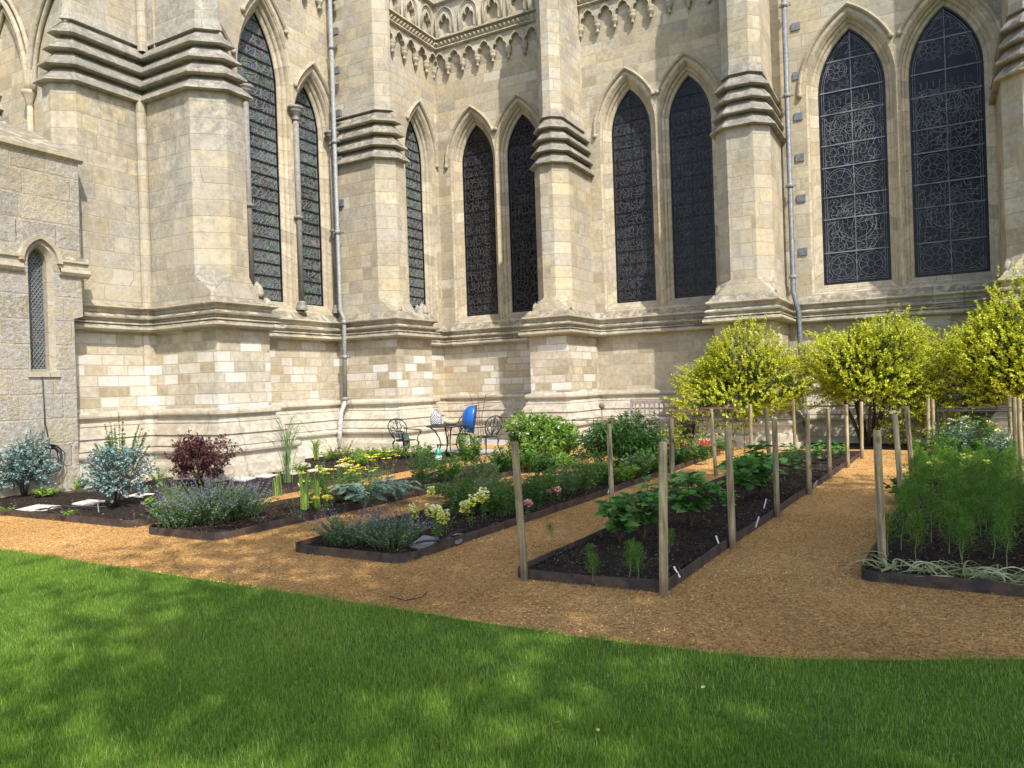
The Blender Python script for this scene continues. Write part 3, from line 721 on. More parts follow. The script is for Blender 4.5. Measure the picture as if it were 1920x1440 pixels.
# dark shell behind so that nothing shines through the glass
mb = MB(); mb.box(-30, 9.0, YW + .6, YW + .9, -.1, 14.2); mb.box(XW - 1.0, XW - .7, 10.2, YW + .6, -.1, 14.2); mb.build('inner_wall', M['wall'], cath)

# detached grey shafts of the transept triplet
def gshaft(y, ztop, z0=3.62, dep=0.04, r=0.07):
    m_ = MB(); x = XW + dep
    m_.tube([(x, y, z0), (x, y, ztop)], r, 12)
    sh = m_.build('column_shaft', M['purbeck'], cath)
    c = MB(); c.lathe([(r, ztop - .22), (r + .03, ztop - .20), (r + .005, ztop - .17), (r + .02, ztop - .10), (r + .085, ztop - .01), (r + .10, ztop + .02), (r + .085, ztop + .05), (r + .12, ztop + .07), (r + .12, ztop + .12), (.02, ztop + .13)], 14, c=(x, y)); c.build('capital', M['purbeck'], sh)
    zr = z0 + (ztop - z0) * .46
    c = MB(); c.lathe([(r, zr - .05), (r + .035, zr - .03), (r + .05, zr), (r + .035, zr + .03), (r, zr + .05)], 12, c=(x, y)); c.build('annulet', M['purbeck'], sh)
    c = MB(); c.lathe([(r, z0 + .16), (r + .04, z0 + .12), (r + .02, z0 + .08), (r + .07, z0 + .03), (r + .07, z0 - .06)], 12, c=(x, y)); c.build('base', M['purbeck'], sh)
gshaft(13.36, 8.38); gshaft(14.60, 8.10); gshaft(11.83, 8.38)

# -------- top of the walls: corbel table, dogtooth string, blind arcade, coping, lead roof
def fR(u, z, d): return (u, YW - d, z)
def fL(u, z, d): return (XW + d, u, z)
def trefoil(cx, z0, w, h, n=7):
    """pointed trefoil opening, feet at z0"""
    P = [(cx - w, z0)]
    P += [(cx - w + (w * .10) * math.sin(math.pi * k / 4), z0 + h * .42 * k / 4) for k in range(1, 5)]
    P += [(cx - w * .62 - w * .32 * math.cos(rad(200 * k / n - 10)), z0 + h * .60 + h * .16 * math.sin(rad(200 * k / n - 40))) for k in range(1, n - 2)]
    L = P + [(cx - w * .50, z0 + h * .66), (cx - w * .38, z0 + h * .84), (cx - w * .18, z0 + h * .95), (cx, z0 + h)]
    return L + [(2 * cx - p[0], p[1]) for p in L[-2::-1]]
def corbel_table(u0, u1, f, n, parent):
    st = (u1 - u0) / n; b = MB(); c = MB(); zt, zs = ZT - .02, 11.58
    D = .11
    for k in range(n):
        a, e = u0 + k * st, u0 + (k + 1) * st; m = (a + e) / 2; w = st * .43
        arch = [(m - w, zs), (m - w * .99, zs + .07), (m - w * .90, zs + .13), (m - w * .76, zs + .165), (m - w * .62, zs + .17), (m - w * .60, zs + .21), (m - w * .50, zs + .265), (m - w * .32, zs + .31), (m - w * .12, zs + .335), (m, zs + .36)]
        arch = arch + [(2 * m - p[0], p[1]) for p in arch[-2::-1]]
        b.poly([(a, zs)] + arch + [(e, zs), (e, zt), (a, zt)], [], lambda u, z: f(u, z, D))
        for p, q_ in zip(arch[:-1], arch[1:]): b.face([f(*p, D), f(*q_, D), f(*q_, -.02), f(*p, -.02)])
        # roll round the arch head
        a2 = [(m + (p[0] - m) * 1.13, zs + (p[1] - zs) * 1.10 + .012) for p in arch]
        b.loft([[f(*p, D - .01) for p in arch], [f(*p, D + .035) for p in arch], [f(*p, D + .035) for p in a2], [f(*p, D - .01) for p in a2]], vmode='c')
        b.face([f(a, zs, -.02), f(m - w, zs, -.02), f(m - w, zs, D), f(a, zs, D)]); b.face([f(m + w, zs, -.02), f(e, zs, -.02), f(e, zs, D), f(m + w, zs, D)])
        x, y, _ = f(a, 0, .075)
        c = MB(); c.lathe([(.015, 11.24), (.05, 11.26), (.055, 11.30), (.035, 11.32), (.045, 11.36), (.095, 11.43), (.10, 11.46), (.085, 11.47), (.11, 11.50), (.11, 11.585)], 9, c=(x, y)); c.build('corbel', M['mould'], parent)
    b.build('corbel_table', M['mould'], parent)
def top_string(u0, u1, f, parent):
    s = MB(); zt = 12.42
    prof = [(.0, zt + .10), (.20, zt), (.235, zt - .03), (.235, zt - .07), (.13, zt - .09), (.10, zt - .28), (.18, zt - .30), (.20, zt - .34), (.15, zt - .37), (.0, ZT - .03)]
    s.loft([[f(u, z, d) for u in (u0, u1)] for d, z in prof]); 
    n = int((u1 - u0) / .15)
    for k in range(n):
        a = u0 + (k + .5) * (u1 - u0) / n; h = .06
        base = [(a - h, zt - .28), (a + h, zt - .28), (a + h, zt - .10), (a - h, zt - .10)]
        ap = f(a, zt - .17, .235)
        for i in range(4):
            p, q_ = base[i], base[(i + 1) % 4]; s.face([f(*p, .10), f(*q_, .10), ap])
    s.build('dogtooth_string', M['mould'], parent)
def arcade(u0, u1, f, n, parent, seed=0):
    st = (u1 - u0) / n; b = MB(); z0, z1 = 12.48, 13.50; D0, D1 = -.10, .03
    b.face([f(u0, z0, D0), f(u1, z0, D0), f(u1, z1, D0), f(u0, z1, D0)], [(u0, z0), (u1, z0), (u1, z1), (u0, z1)])
    for k in range(n):
        a, e = u0 + k * st, u0 + (k + 1) * st; m = (a + e) / 2
        t = trefoil(m, z0 + .08, st * .25, .62)
        b.poly([(a, z0), (e, z0), (e, z1), (a, z1)], [t], lambda u, z: f(u, z, D1))
        b.loft([[f(*p, D1) for p in t], [f(*p, D0) for p in t]], closed=True, vmode='c')
        t2 = [(m + (p[0] - m) * 1.16, z0 + .08 + (p[1] - z0 - .08) * 1.07) for p in t]
        b.loft([[f(*p, D1 - .01) for p in t], [f(*p, D1 + .03) for p in t], [f(*p, D1 + .03) for p in t2], [f(*p, D1 - .01) for p in t2]], vmode='c')
        # outer pointed arch, roll moulded, springing from small shafts
        ar = lancet(m, st * .38, z0 + .02, z0 + .50, z0 + .92, 0, 8)[1:] + [lancet(m, st * .38, z0 + .02, z0 + .50, z0 + .92, 0, 8)[0]]
        b.tube([f(*p, D1 + .02) for p in ar], .032, 6)
        b.tube([f(m + (p[0] - m) * .86, z0 + .02 + (p[1] - z0 - .02) * .93, D1 + .01) for p in ar], .018, 5)
    b.build('blind_arcade', M['mould'], parent)
    c = MB(); prof = [(-.3, 13.62), (.10, 13.60), (.14, 13.57), (.14, 13.53), (.06, 13.49), (.0, 13.46)]
    c.loft([[f(u, z, d) for u in (u0, u1)] for d, z in prof]); c.build('coping', M['mould'], parent)
pr = empty('parapet', parent=cath); pl_ = empty('parapet', parent=cath)
corbel_table(XW, -9.0, fR, 8, pr); corbel_table(-8.3, -4.2, fR, 8, pr); corbel_table(-3.15, 1.45, fR, 9, pr); corbel_table(2.6, 8, fR, 10, pr)
corbel_table(16.1, YW, fL, 6, pl_); corbel_table(10.6, 14.8, fL, 8, pl_)
top_string(XW, 9.0, fR, pr); top_string(9.6, YW, fL, pl_)
arcade(XW, -9.0, fR, 5, pr); arcade(-8.4, 9, fR, 20, pr); arcade(16.1, YW, fL, 4, pl_); arcade(10.5, 14.8, fL, 5, pl_)
rf = MB()
rf.face([(XW - 2, YW + .4, 13.45), (9, YW + .4, 13.45), (9, YW + 6, 18.2), (XW - 2, YW + 6, 18.2)])
rf.face([(XW - .4, 9, 13.45), (XW - .4, YW + 2, 13.45), (XW - 6, YW + 2, 18.2), (XW - 6, 9, 18.2)])
for k in range(40):
    x = XW - 1.5 + k * .6; rf.tube([(x, YW + .42, 13.49), (x, YW + 6, 18.24)], .035, 6)
for k in range(20):
    y = 10 + k * .6; rf.tube([(XW - .42, y, 13.49), (XW - 6, y, 18.24)], .035, 6)
rf.build('roof', M['roof'], cath)
# far left: recessed wall with an arch and another stepped buttress
mb = MB(); mb.box(-20, -13.9, 8.95, 9.3, -.1, 14); mb.build('wall', M['wall'], cath)
mb = MB()
low = [(-19.5, 5.2), (-18.3, 5.2), (-17.62, 5.9), (-17.62, 8.95)]
mb.loft([[(*p, z) for p in low] for z in (0, 7.42)]); mb.loft([[(*p, z) for p in offset_path(low, -.2)] for z in (8.7, 14)])
bb = mb.build('buttress', M['crusty'], cath); w_ = MB(); tiers(w_, low, 0, -.2); w_.build('weathering', M['mould'], bb)
def planeB(dep): return lambda u, z: (u, 8.95 + dep, z)
mb = MB()
for cx, h in ((-15.35, .95), (-17.35, .75)):
    for d, dp, r in ((.0, -.05, .05), (.12, -.09, .06), (.26, -.06, .05)):
        a = lancet(cx, h, 5.2, 8.1, 10.1, d, 12)[2:]
        mb.tube([planeB(dp)(*p) for p in a], r, 6)
mb.lathe([(.05, 7.8), (.07, 7.82), (.06, 7.9), (.14, 8.05), (.16, 8.12), (.05, 8.14)], 12, c=(-16.45, 8.88)); mb.tube([(-16.45, 8.88, 4), (-16.45, 8.88, 7.9)], .06, 10)
mb.build('blind_arch', M['arch'], cath)

# -------- rainwater pipes
def pipe(pts, r, mat, white_to=None, name='drainpipe', collars=()):
    m_ = MB(); m_.tube(pts, r, 12); p = m_.build(name, mat, cath)
    for z in collars:
        a = next((Vector(pts[i]) + (Vector(pts[i + 1]) - Vector(pts[i])) * ((z - pts[i][2]) / (pts[i + 1][2] - pts[i][2])) for i in range(len(pts) - 1) if min(pts[i][2], pts[i + 1][2]) <= z <= max(pts[i][2], pts[i + 1][2]) and abs(pts[i][2] - pts[i + 1][2]) > .01), None)
        if a is None: continue
        c = MB(); c.lathe([(r, z - .05), (r + .018, z - .045), (r + .022, z), (r + .018, z + .045), (r, z + .05)], 12, c=(a.x, a.y))
        c.tube([(a.x - .11, a.y + .10, z), (a.x - .11, a.y, z), (a.x + .11, a.y, z), (a.x + .11, a.y + .10, z)], .014, 6)
        for s in (-.12, .12): c.tube([(a.x + s, a.y - .015, z), (a.x + s, a.y + .03, z)], .03, 8)
        c.build('bracket', M['pipe'], p)
    return p
px_, py_ = -12.90, 14.42
p = pipe([(-13.05, 14.45, 14), (-13.05, 14.45, 3.62), (px_, 14.42, 3.40), (px_, 14.36, 1.28)], .055, M['pipe'], collars=(3.30, 2.42, 1.36, 5.6, 7.9, 10.3))
mb = MB(); mb.tube([(px_, 14.36, 1.30), (px_ + .02, 14.18, 1.02), (px_ + .02, 14.10, .5), (px_ + .02, 14.06, .12)], .056, 12); mb.build('white_section', M['white_pipe'], p)
xp = -2.86
p = pipe([(xp, 19.25, 14), (xp, 19.25, 3.95), (xp + .02, 19.10, 3.6), (xp + .12, 19.12, 3.1), (xp + .14, 19.22, 1.4), (xp + .22, 18.95, .6), (xp + .22, 18.85, .1)], .062, M['lead'], collars=(3.98, 6.2, 8.4, 10.6))
for z in (4.6, 5.9, 6.9, 7.9, 8.9, 10.1, 11.2): mb = MB(); mb.box(xp + .12, xp + .32, YW - .03, YW + .02, z - .09, z + .09); mb.build('lead_plate', M['lead'], p)
for z in (6.3, 7.4, 8.6, 9.7, 10.7, 11.6): mb = MB(); mb.box(-13.26, -12.98, 14.60, 14.68, z, z + .17); mb.build('lead_plate', M['lead'], cath)

# ================================================================== LOW ANNEX ON THE LEFT
XA = -13.1
annex = empty('annex_building', (XA, 6, 0), label='low rough rubble stone block with narrow lattice window and sloped coping at left edge', cat='building')
annex.location = (0, 0, 0)
def planeA(dep): return lambda u, z: (XA - dep, u, z)
aw = lancet(7.16, .15, 2.12, 3.93, 4.18)
def aedge(z): return 7.86 if z > 3.4 else 7.72
mb = MB()
hole = lancet(7.16, .15, 2.12, 3.93, 4.18, .06)
mb.poly([(2.0, 0), (7.70, 0), (7.70, 3.0), (7.86, 3.05), (7.84, 4.3), (7.86, 5.80), (2.0, 5.80)], [hole], planeA(0))
mb.loft([[(XA, y, z) for z in (0, 3.0, 5.8)] for y in (7.8, 7.86)]) if False else None
mb.loft([[(XA, 7.86, 3.05), (XA - 1.2, 7.86, 3.05)], [(XA, 7.86, 5.8), (XA - 1.2, 7.86, 5.8)]])
mb.loft([[(XA, 2.0, 0), (XA - 3, 2.0, 0)], [(XA, 2.0, 5.8), (XA - 3, 2.0, 5.8)]])
mb.build('wall', M['rubble'], annex)
mb = MB(); mb.loft([[(x, y, z) for y in np.linspace(2.0, 7.92, 14)] for x, z in ((XA - 1.2, 6.55), (XA - .05, 5.93), (XA + .07, 5.87), (XA + .07, 5.81), (XA, 5.76))]); mb.build('coping', M['crusty'], annex)
mb = MB(); mb.loft([[(x, y, z) for y in (2.0, 6.86)] for x, z in ((XA, 4.08), (XA + .05, 4.02), (XA + .05, 3.98), (XA + .01, 3.95), (XA + .01, 3.88), (XA + .07, 3.86), (XA + .08, 3.80), (XA + .05, 3.75), (XA, 3.72))])
mb.loft([[(x, y, z) for y in (7.46, 7.98)] for x, z in ((XA, 4.08), (XA + .05, 4.02), (XA + .05, 3.98), (XA + .01, 3.95), (XA + .01, 3.88), (XA + .07, 3.86), (XA + .08, 3.80), (XA + .05, 3.75), (XA, 3.72))])
mb.build('string_course', M['crusty'], annex)
win = empty('window', parent=annex)
mb = MB(); mb.poly(aw, [], planeA(.22)); mb.build('glass', M['glass_grey'], win)
mb = MB(); sg = []
for k in range(-6, 40):
    for s in (1, -1):
        a = (7.01, 2.0 + k * .088 + (0 if s > 0 else .42)); sg += split(a, (7.31, a[1] + s * .42), .03)
sg = [s for s in sg if inside(aw, *s[0]) and inside(aw, *s[1])] + [((7.01, 3.05), (7.31, 3.05)), ((7.02, 2.13), (7.02, 3.95)), ((7.30, 2.13), (7.30, 3.95))]
ribbons(mb, sg, .009, planeA(.219), planeA(.205)); mb.build('lattice', M['came'], win)
mb = MB(); mb.loft([[planeA(dp)(*p) for p in lancet(7.16, .15, 2.12, 3.93, 4.18, d)] for d, dp in ((0, .23), (0, .10), (.06, .0))], closed=True, vmode='c')
a = [lancet(7.16, .15, 2.12, 3.93, 4.18, d, 10) for d in (.12, .13, .20, .22)]
mb.loft([[planeA(dp)(*p) for p in a[k][2:]] for k, dp in enumerate((0, -.05, -.06, 0))], vmode='c'); mb.build('hood_mould', M['crusty'], win)
mb = MB(); mb.box(XA, XA + .03, 6.90, 7.42, 1.98, 2.06); mb.build('sill', M['crusty'], win)
mb = MB(); mb.tube([(XA + .02, 7.12, 2.0), (XA + .02, 7.14, 1.2), (XA + .03, 7.18, .95), (XA + .03, 7.20, .7)], .012, 6); mb.build('cable', M['black'], annex)

#__SECTION2__
# ================================================================== GROUND
def sheet(name, pts, z, mat, kind='structure', grid=None, amp=0.0):
    m_ = MB()
    for t in tessellate_polygon([[Vector((p[0], p[1], 0)) for p in pts]]):
        m_.face([(pts[i][0], pts[i][1], z) for i in t], [(pts[i][0], pts[i][1]) for i in t])
    return tag(m_.build(name, mat), kind=kind)
sheet('ground', [(-150, -150), (150, -150), (150, 150), (-150, 150)], -0.06, M['earth'])
sheet('woodchip_path', [(-30, 3.0), (12, 3.0), (12, 17.3), (-9.3, 17.3), (-9.3, 16.9), (-30, 16.9)], 0.0, M['mulch'])
sheet('paving', [(-16, 6.6), (-12.3, 6.6), (-12.3, 14.0), (-11.9, 14.2), (-9.0, 14.4), (-8.9, 17.2), (-7.6, 17.9), (-7.6, 19.4), (-16, 19.4)], 0.006, M['paving'])
sheet('paving', [(-7.6, 18.05), (12, 18.05), (12, 19.4), (-7.6, 19.4)], 0.010, M['paving'])
sheet('shrub_border_soil', [(-4.9, 17.05), (9, 17.05), (9, 18.3), (-4.9, 18.3)], 0.03, M['soil'])
sheet('woodchip_path', [(-11.0, 15.9), (-9.0, 15.9), (-8.9, 17.0), (-10.8, 16.9)], 0.012, M['mulch'])
mb = MB(); mb.box(-4.9, 9, 18.25, 18.6, .0, .16); mb.box(-7.2, -4.9, 18.1, 18.6, 0, .12)
tag(mb.build('stone_kerb', M['plinth']), label='low pale stone kerb behind the shrub border and below the bench', cat='kerb')

def y_edge(x):
    xs = [-40, -12, -1.9, -1.25, -.95, -.42, .39, 1.5, 3, 12]; ys = [4.1, 4.26, 4.21, 4.26, 4.30, 4.46, 4.85, 5.6, 7.0, 15]
    return np.interp(x, xs, ys)
ex = np.concatenate([np.linspace(-40, -10, 12), np.linspace(-9.8, 3, 70), np.linspace(3.2, 12, 12)])
edge = [(float(x), float(y_edge(x) + R.uniform(-.012, .012))) for x in ex]
sheet('lawn', [(-40, -40), (40, -40), (40, 15)] + edge[::-1], 0.022, M['turf'])
# lawn blades
def in_view(x, y, mx=260):
    dx = x * rt[0] + y * rt[1]; dz = x * fw[0] + y * fw[1]
    px = 960 + FPX * dx / np.maximum(dz, .01)
    return (dz > .3) & (px > -mx) & (px < 1920 + mx)
def scatter(n, x0, x1, y0, y1):
    return NR.uniform(x0, x1, n), NR.uniform(y0, y1, n)
def blades(n, x0, x1, y0, y1, hmin, hmax, wd):
    x, y = scatter(n, x0, x1, y0, y1)
    k = (y < y_edge(x) + NR.normal(0, .020, n) + .022 * np.sin(x * 7.3 + np.sin(x * 3.1) * 2) + .014 * np.sin(x * 23)) & in_view(x, y) & (y > .3)
    x, y = x[k], y[k]; n = len(x)
    cl = .5 + .5 * np.sin(x * 2.1 + 1.3 * np.sin(y * 1.7)) * np.sin(y * 2.7 + np.sin(x * 3.1))
    h = NR.uniform(hmin, hmax, n) * (.85 + .3 * cl)
    a = NR.uniform(0, 2 * np.pi, n); ln = NR.uniform(.05, .55, n) * h
    base = np.stack([x, y, np.full(n, .018)], 1); tip = base + np.stack([np.cos(a) * ln, np.sin(a) * ln, h], 1)
    mid = base * .5 + tip * .5 + np.stack([-np.cos(a) * ln * .15, -np.sin(a) * ln * .15, h * .12], 1)
    b2 = NR.uniform(0, np.pi, n); w = (NR.uniform(.7, 1.3, n) * wd)[:, None]; sd = np.stack([np.cos(b2), np.sin(b2), 0 * b2], 1) * w
    V = np.stack([base - sd, base + sd, mid - sd * .7, mid + sd * .7, tip], 1).reshape(-1, 3)
    T = np.array([[0, 1, 3], [0, 3, 2], [2, 3, 4]])[None] + (np.arange(n) * 5)[:, None, None]
    big = .5 + .5 * np.sin(x * .9 + 2 * np.sin(y * .7)) * np.cos(y * 1.3 + x * .4); r = np.clip(.22 * cl + .22 * big + NR.normal(.28, .22, n), 0, 1); r[NR.random(n) < .025] = 1.0
    return V, T.reshape(-1, 3), np.repeat(r, 3)
parts = [blades(720000, -10, 3.5, .4, 7.5, .020, .048, .0016), blades(150000, -5, 1.6, .4, 3.4, .02, .05, .0013)]
V = []; T = []; r_ = []; o_ = 0
for v, t, r in parts: V.append(v); T.append(t + o_); r_.append(r); o_ += len(v)
g = np_mesh('grass', np.concatenate(V), np.concatenate(T), np.concatenate(r_), M['grass'])
tag(g, 'short mown green lawn grass in front of the wood chip path', 'grass', kind='stuff')
del V, T, r_, parts

# ================================================================== BEDS
BEDS = {}
def rounded(pts, r=.16, n=5):
    out = []; N = len(pts)
    for i in range(N):
        p = Vector(pts[i]); a = (Vector(pts[i - 1]) - p).normalized(); b = (Vector(pts[(i + 1) % N]) - p).normalized()
        for k in range(n + 1):
            t = k / n; out.append(tuple((1 - t) ** 2 * (p + a * r) + 2 * t * (1 - t) * p + t * t * (p + b * r)))
    return out
def in_poly(pts, x, y):
    c = np.zeros(len(x), bool); n = len(pts)
    for i in range(n):
        ax, ay = pts[i]; bx, by = pts[i - 1]
        c ^= ((ay > y) != (by > y)) & (x < (bx - ax) * (y - ay) / (by - ay + 1e-12) + ax)
    return c
def bed(key, pts, label, r=.16, h=.088):
    P0 = rounded(pts, r); P = []
    for i in range(len(P0)):                       # long runs of thin steel wander a little
        a, c = P0[i], P0[(i + 1) % len(P0)]; d = math.hypot(c[0] - a[0], c[1] - a[1]); P.append(a); m = int(d / .55)
        for k in range(1, m): P.append((a[0] + (c[0] - a[0]) * k / m + R.uniform(-.013, .013), a[1] + (c[1] - a[1]) * k / m + R.uniform(-.013, .013)))
    b = empty('garden_bed', (0, 0, 0), label=label, cat='garden bed', group='steel edged garden beds')
    m_ = MB(); n = len(P)
    cx = sum(p[0] for p in P) / n; cy = sum(p[1] for p in P) / n
    out = []; inn = []
    PP = [Vector(p) for p in P]
    for i in range(n):
        d = (PP[(i + 1) % n] - PP[i - 1]).normalized(); nn = Vector((d.y, -d.x)); out.append(PP[i] + nn * .004); inn.append(PP[i] - nn * .004)
    tops = [h + R.uniform(-.009, .009) for _ in P]
    m_.loft([[(*out[i], -.02) for i in range(n)], [(*out[i], tops[i]) for i in range(n)], [(*inn[i], tops[i]) for i in range(n)], [(*inn[i], .0) for i in range(n)]], closed=True)
    m_.build('edging', M['steel'], b)
    # soil: gently uneven surface
    xs = np.arange(min(p[0] for p in P), max(p[0] for p in P), .10); ys = np.arange(min(p[1] for p in P), max(p[1] for p in P), .10)
    s = MB()
    def zz(x, y): return .040 + .018 * math.sin(x * 5.1 + math.sin(y * 3.3)) * math.sin(y * 4.3 + x) + .012 * math.sin(x * 17) * math.sin(y * 13)
    cen = Vector((cx, cy))
    for t in tessellate_polygon([[Vector((p[0], p[1], 0)) for p in inn]]): s.face([(inn[i].x, inn[i].y, .035) for i in t])
    for x in xs:
        for y in ys:
            c = [(x, y), (x + .1, y), (x + .1, y + .1), (x, y + .1)]
            if all(in_poly([tuple(p) for p in inn], np.array([q[0]]), np.array([q[1]]))[0] for q in c): s.face([(a, e, zz(a, e)) for a, e in c])
    s.build('soil', M['soil'], b)
    area = (xs[-1] - xs[0]) * (ys[-1] - ys[0]); N = int(min(40000, area * 2600))
    x, y = scatter(N, xs[0], xs[-1], ys[0], ys[-1]); k = in_poly([tuple(p) for p in inn], x, y); x, y = x[k], y[k]
    near = np.hypot(x, y); k = NR.random(len(x)) < np.clip(9 / near, .15, 1) ** 1.2; x, y = x[k], y[k]
    z = .038 + .019 * np.sin(x * 5.1 + np.sin(y * 3.3)) * np.sin(y * 4.3 + x) + NR.uniform(0, .014, len(x))
    L = LeafBuf(); L.add(np.stack([x, y, z], 1), np.stack([NR.normal(size=len(x)), NR.normal(size=len(x)), NR.normal(size=len(x)) * .3], 1), NR.uniform(.008, .032, len(x)), NR.uniform(.005, .014, len(x)), .1)
    o = L.build('compost_crumbs', M['soilbits'], b); o['kind'] = 'stuff'
    BEDS[key] = ([tuple(p) for p in inn], b)
bed('far_left', [(-16.4, 5.55), (-8.45, 5.62), (-8.85, 7.2), (-8.75, 14.2), (-12.15, 14.0), (-12.35, 7.0), (-16.4, 6.9)], 'wide dark soil bed with stepping stones along the cathedral wall, farthest left', .25)
bed('left', [(-8.05, 5.45), (-6.8, 5.45), (-6.55, 9.5), (-6.2, 14.2), (-7.45, 14.2), (-7.8, 9.5)], 'narrow bed filled with purple catmint and yellow yarrow, second from left', .2)
bed('centre', [(-5.62, 5.38), (-4.22, 5.38), (-4.02, 9.7), (-3.82, 15.6), (-5.15, 15.8), (-5.40, 9.7)], 'centre bed with rounded steel corner, catmint at its tip and lemon snapdragons')
bed('post', [(-3.03, 5.36), (-1.78, 5.40), (-1.58, 9.2), (-1.20, 15.8), (-2.60, 15.8), (-2.94, 9.2)], 'bed of broad leaved plants between two rows of wooden posts, open dark soil at front', .06)
bed('right', [(-.52, 6.30), (1.35, 6.20), (1.50, 9.5), (1.75, 15.8), (-.05, 15.8), (-.35, 9.5)], 'right hand bed of feathery cosmos plants with limp leaves along its front edge', .10)

# wood chips over the path
def chips(n, x0, x1, y0, y1, l0, l1, dens):
    x, y = scatter(n, x0, x1, y0, y1)
    k = in_view(x, y, 150) & (y > y_edge(x) - .05 - .35 * (NR.random(n) < .02) * NR.random(n))
    for P, _ in BEDS.values(): k &= ~in_poly(P, x, y)
    k &= ~((x < -12.3) & (y > 6.6)) & ~((y > 14.2) & (x < -9.3)); x, y = x[k], y[k]
    return x, y
L = LeafBuf()
for n, y0, y1, l0, l1, hh in ((430000, 3.9, 9.0, .007, .024, .010), (120000, 9.0, 17.0, .015, .035, .011)):
    x, y = chips(n, -13, 3, y0, y1, 0, 0, 0)
    if y0 < 5: k = NR.random(len(x)) < np.clip(7.0 / np.hypot(x, y), .3, 1); x, y = x[k], y[k]
    n = len(x); L.add(np.stack([x, y, NR.uniform(.002, hh, n) + .035 * (y < y_edge(x) - .03)], 1), np.stack([NR.normal(size=n), NR.normal(size=n), NR.normal(size=n) * .28], 1), NR.uniform(l0, l1, n) * (1 + 1.4 * (NR.random(n) < .04)), NR.uniform(.003, .008, n), .05, r=np.clip(NR.random(n) * .8 + .2 * np.sin(x * 1.9 + np.sin(y * 2.3)) * np.sin(y * 1.7), 0, 1))
tag(L.build('wood_chips', M['tan']), 'loose golden brown wood chips covering the garden paths', 'wood chips', kind='stuff')

# stepping stones: irregular pale slabs
def slab(corners, z, label, mat='slab', group='pale stepping stones in the left bed'):
    P = rounded([c for c in corners], .04, 2); m_ = MB(); n = len(P)
    m_.loft([[(*p, z - .03) for p in P], [(*p, z - .006) for p in P], [(*(Vector(p) * .995 + Vector(corners[0]) * .005), z) for p in P]], closed=True)
    for t in tessellate_polygon([[Vector((p[0], p[1], 0)) for p in P]]): m_.face([(P[i][0], P[i][1], z) for i in t])
    tag(m_.build('stepping_stone', M[mat]), label, 'stepping stone', group)
def slab_px(x, y, w, h, label, mat='slab', group='pale stepping stones in the left bed', z=.055):
    c = [G(x - w * .5, y + h * .32, z), G(x - w * .02, y - h * .5, z), G(x + w * .5, y - h * .30, z), G(x + w * .08, y + h * .5, z)]
    s_ = sum(c[i][0] * c[(i + 1) % 4][1] - c[(i + 1) % 4][0] * c[i][1] for i in range(4))
    if s_ < 0: c = c[::-1]
    slab(c, z, label, mat, group)
slab_px(72, 952, 92, 13, 'largest pale stepping stone nearest the front edge of the far left bed')
slab_px(166, 941, 66, 10, 'pale stepping stone left of the nearer blue grey shrub stem')
slab_px(262, 928, 60, 9, 'pale stepping stone between the blue grey shrub and the bright lime plant')
slab_px(455, 897, 52, 8, 'first pale stepping stone right of the dark red shrub')
slab_px(500, 891, 50, 7, 'second pale stepping stone right of the dark red shrub')
slab_px(548, 885, 46, 6.5, 'pale stepping stone beside the tall arching grass')
slab_px(596, 880, 44, 6, 'pale stepping stone just beyond the arching grass')
slab_px(645, 872, 40, 5, 'farthest pale stepping stone in the row beside the wall bed')
slab_px(795, 1016, 60, 26, 'larger grey slab behind the snapdragons in the centre bed', 'greyslab', 'grey slabs in the centre bed')
slab_px(856, 1007, 42, 16, 'smaller grey slab right of the lemon snapdragon', 'greyslab', 'grey slabs in the centre bed')

# ================================================================== WOODEN POSTS
def post(px, py, h, lean, label, r=.03):
    x, y = G(px, py, .05); n = 14
    o = MB(); k = []
    segs = 6
    rings = []
    for s in range(segs + 1):
        t = s / segs; cx = lean[0] * t; cy = lean[1] * t; rr = r * (1.04 - .06 * t) * (1 + R.uniform(-.02, .02))
        rings.append([(cx + rr * math.cos(2 * math.pi * a / n), cy + rr * math.sin(2 * math.pi * a / n), -.15 + (h + .15) * t) for a in range(n)])
    rings.append([(lean[0] + r * .84 * math.cos(2 * math.pi * a / n), lean[1] + r * .84 * math.sin(2 * math.pi * a / n), h + .006) for a in range(n)])
    o.loft(rings, closed=True, vmode='c', smooth=False); o.face(rings[-1])
    b = o.build('wooden_post', M['wood'])
    b.location = (x, y, .0); tag(b, label, 'post', 'round wooden posts around the beds')
    for p in b.data.polygons: p.use_smooth = len(p.vertices) == 4
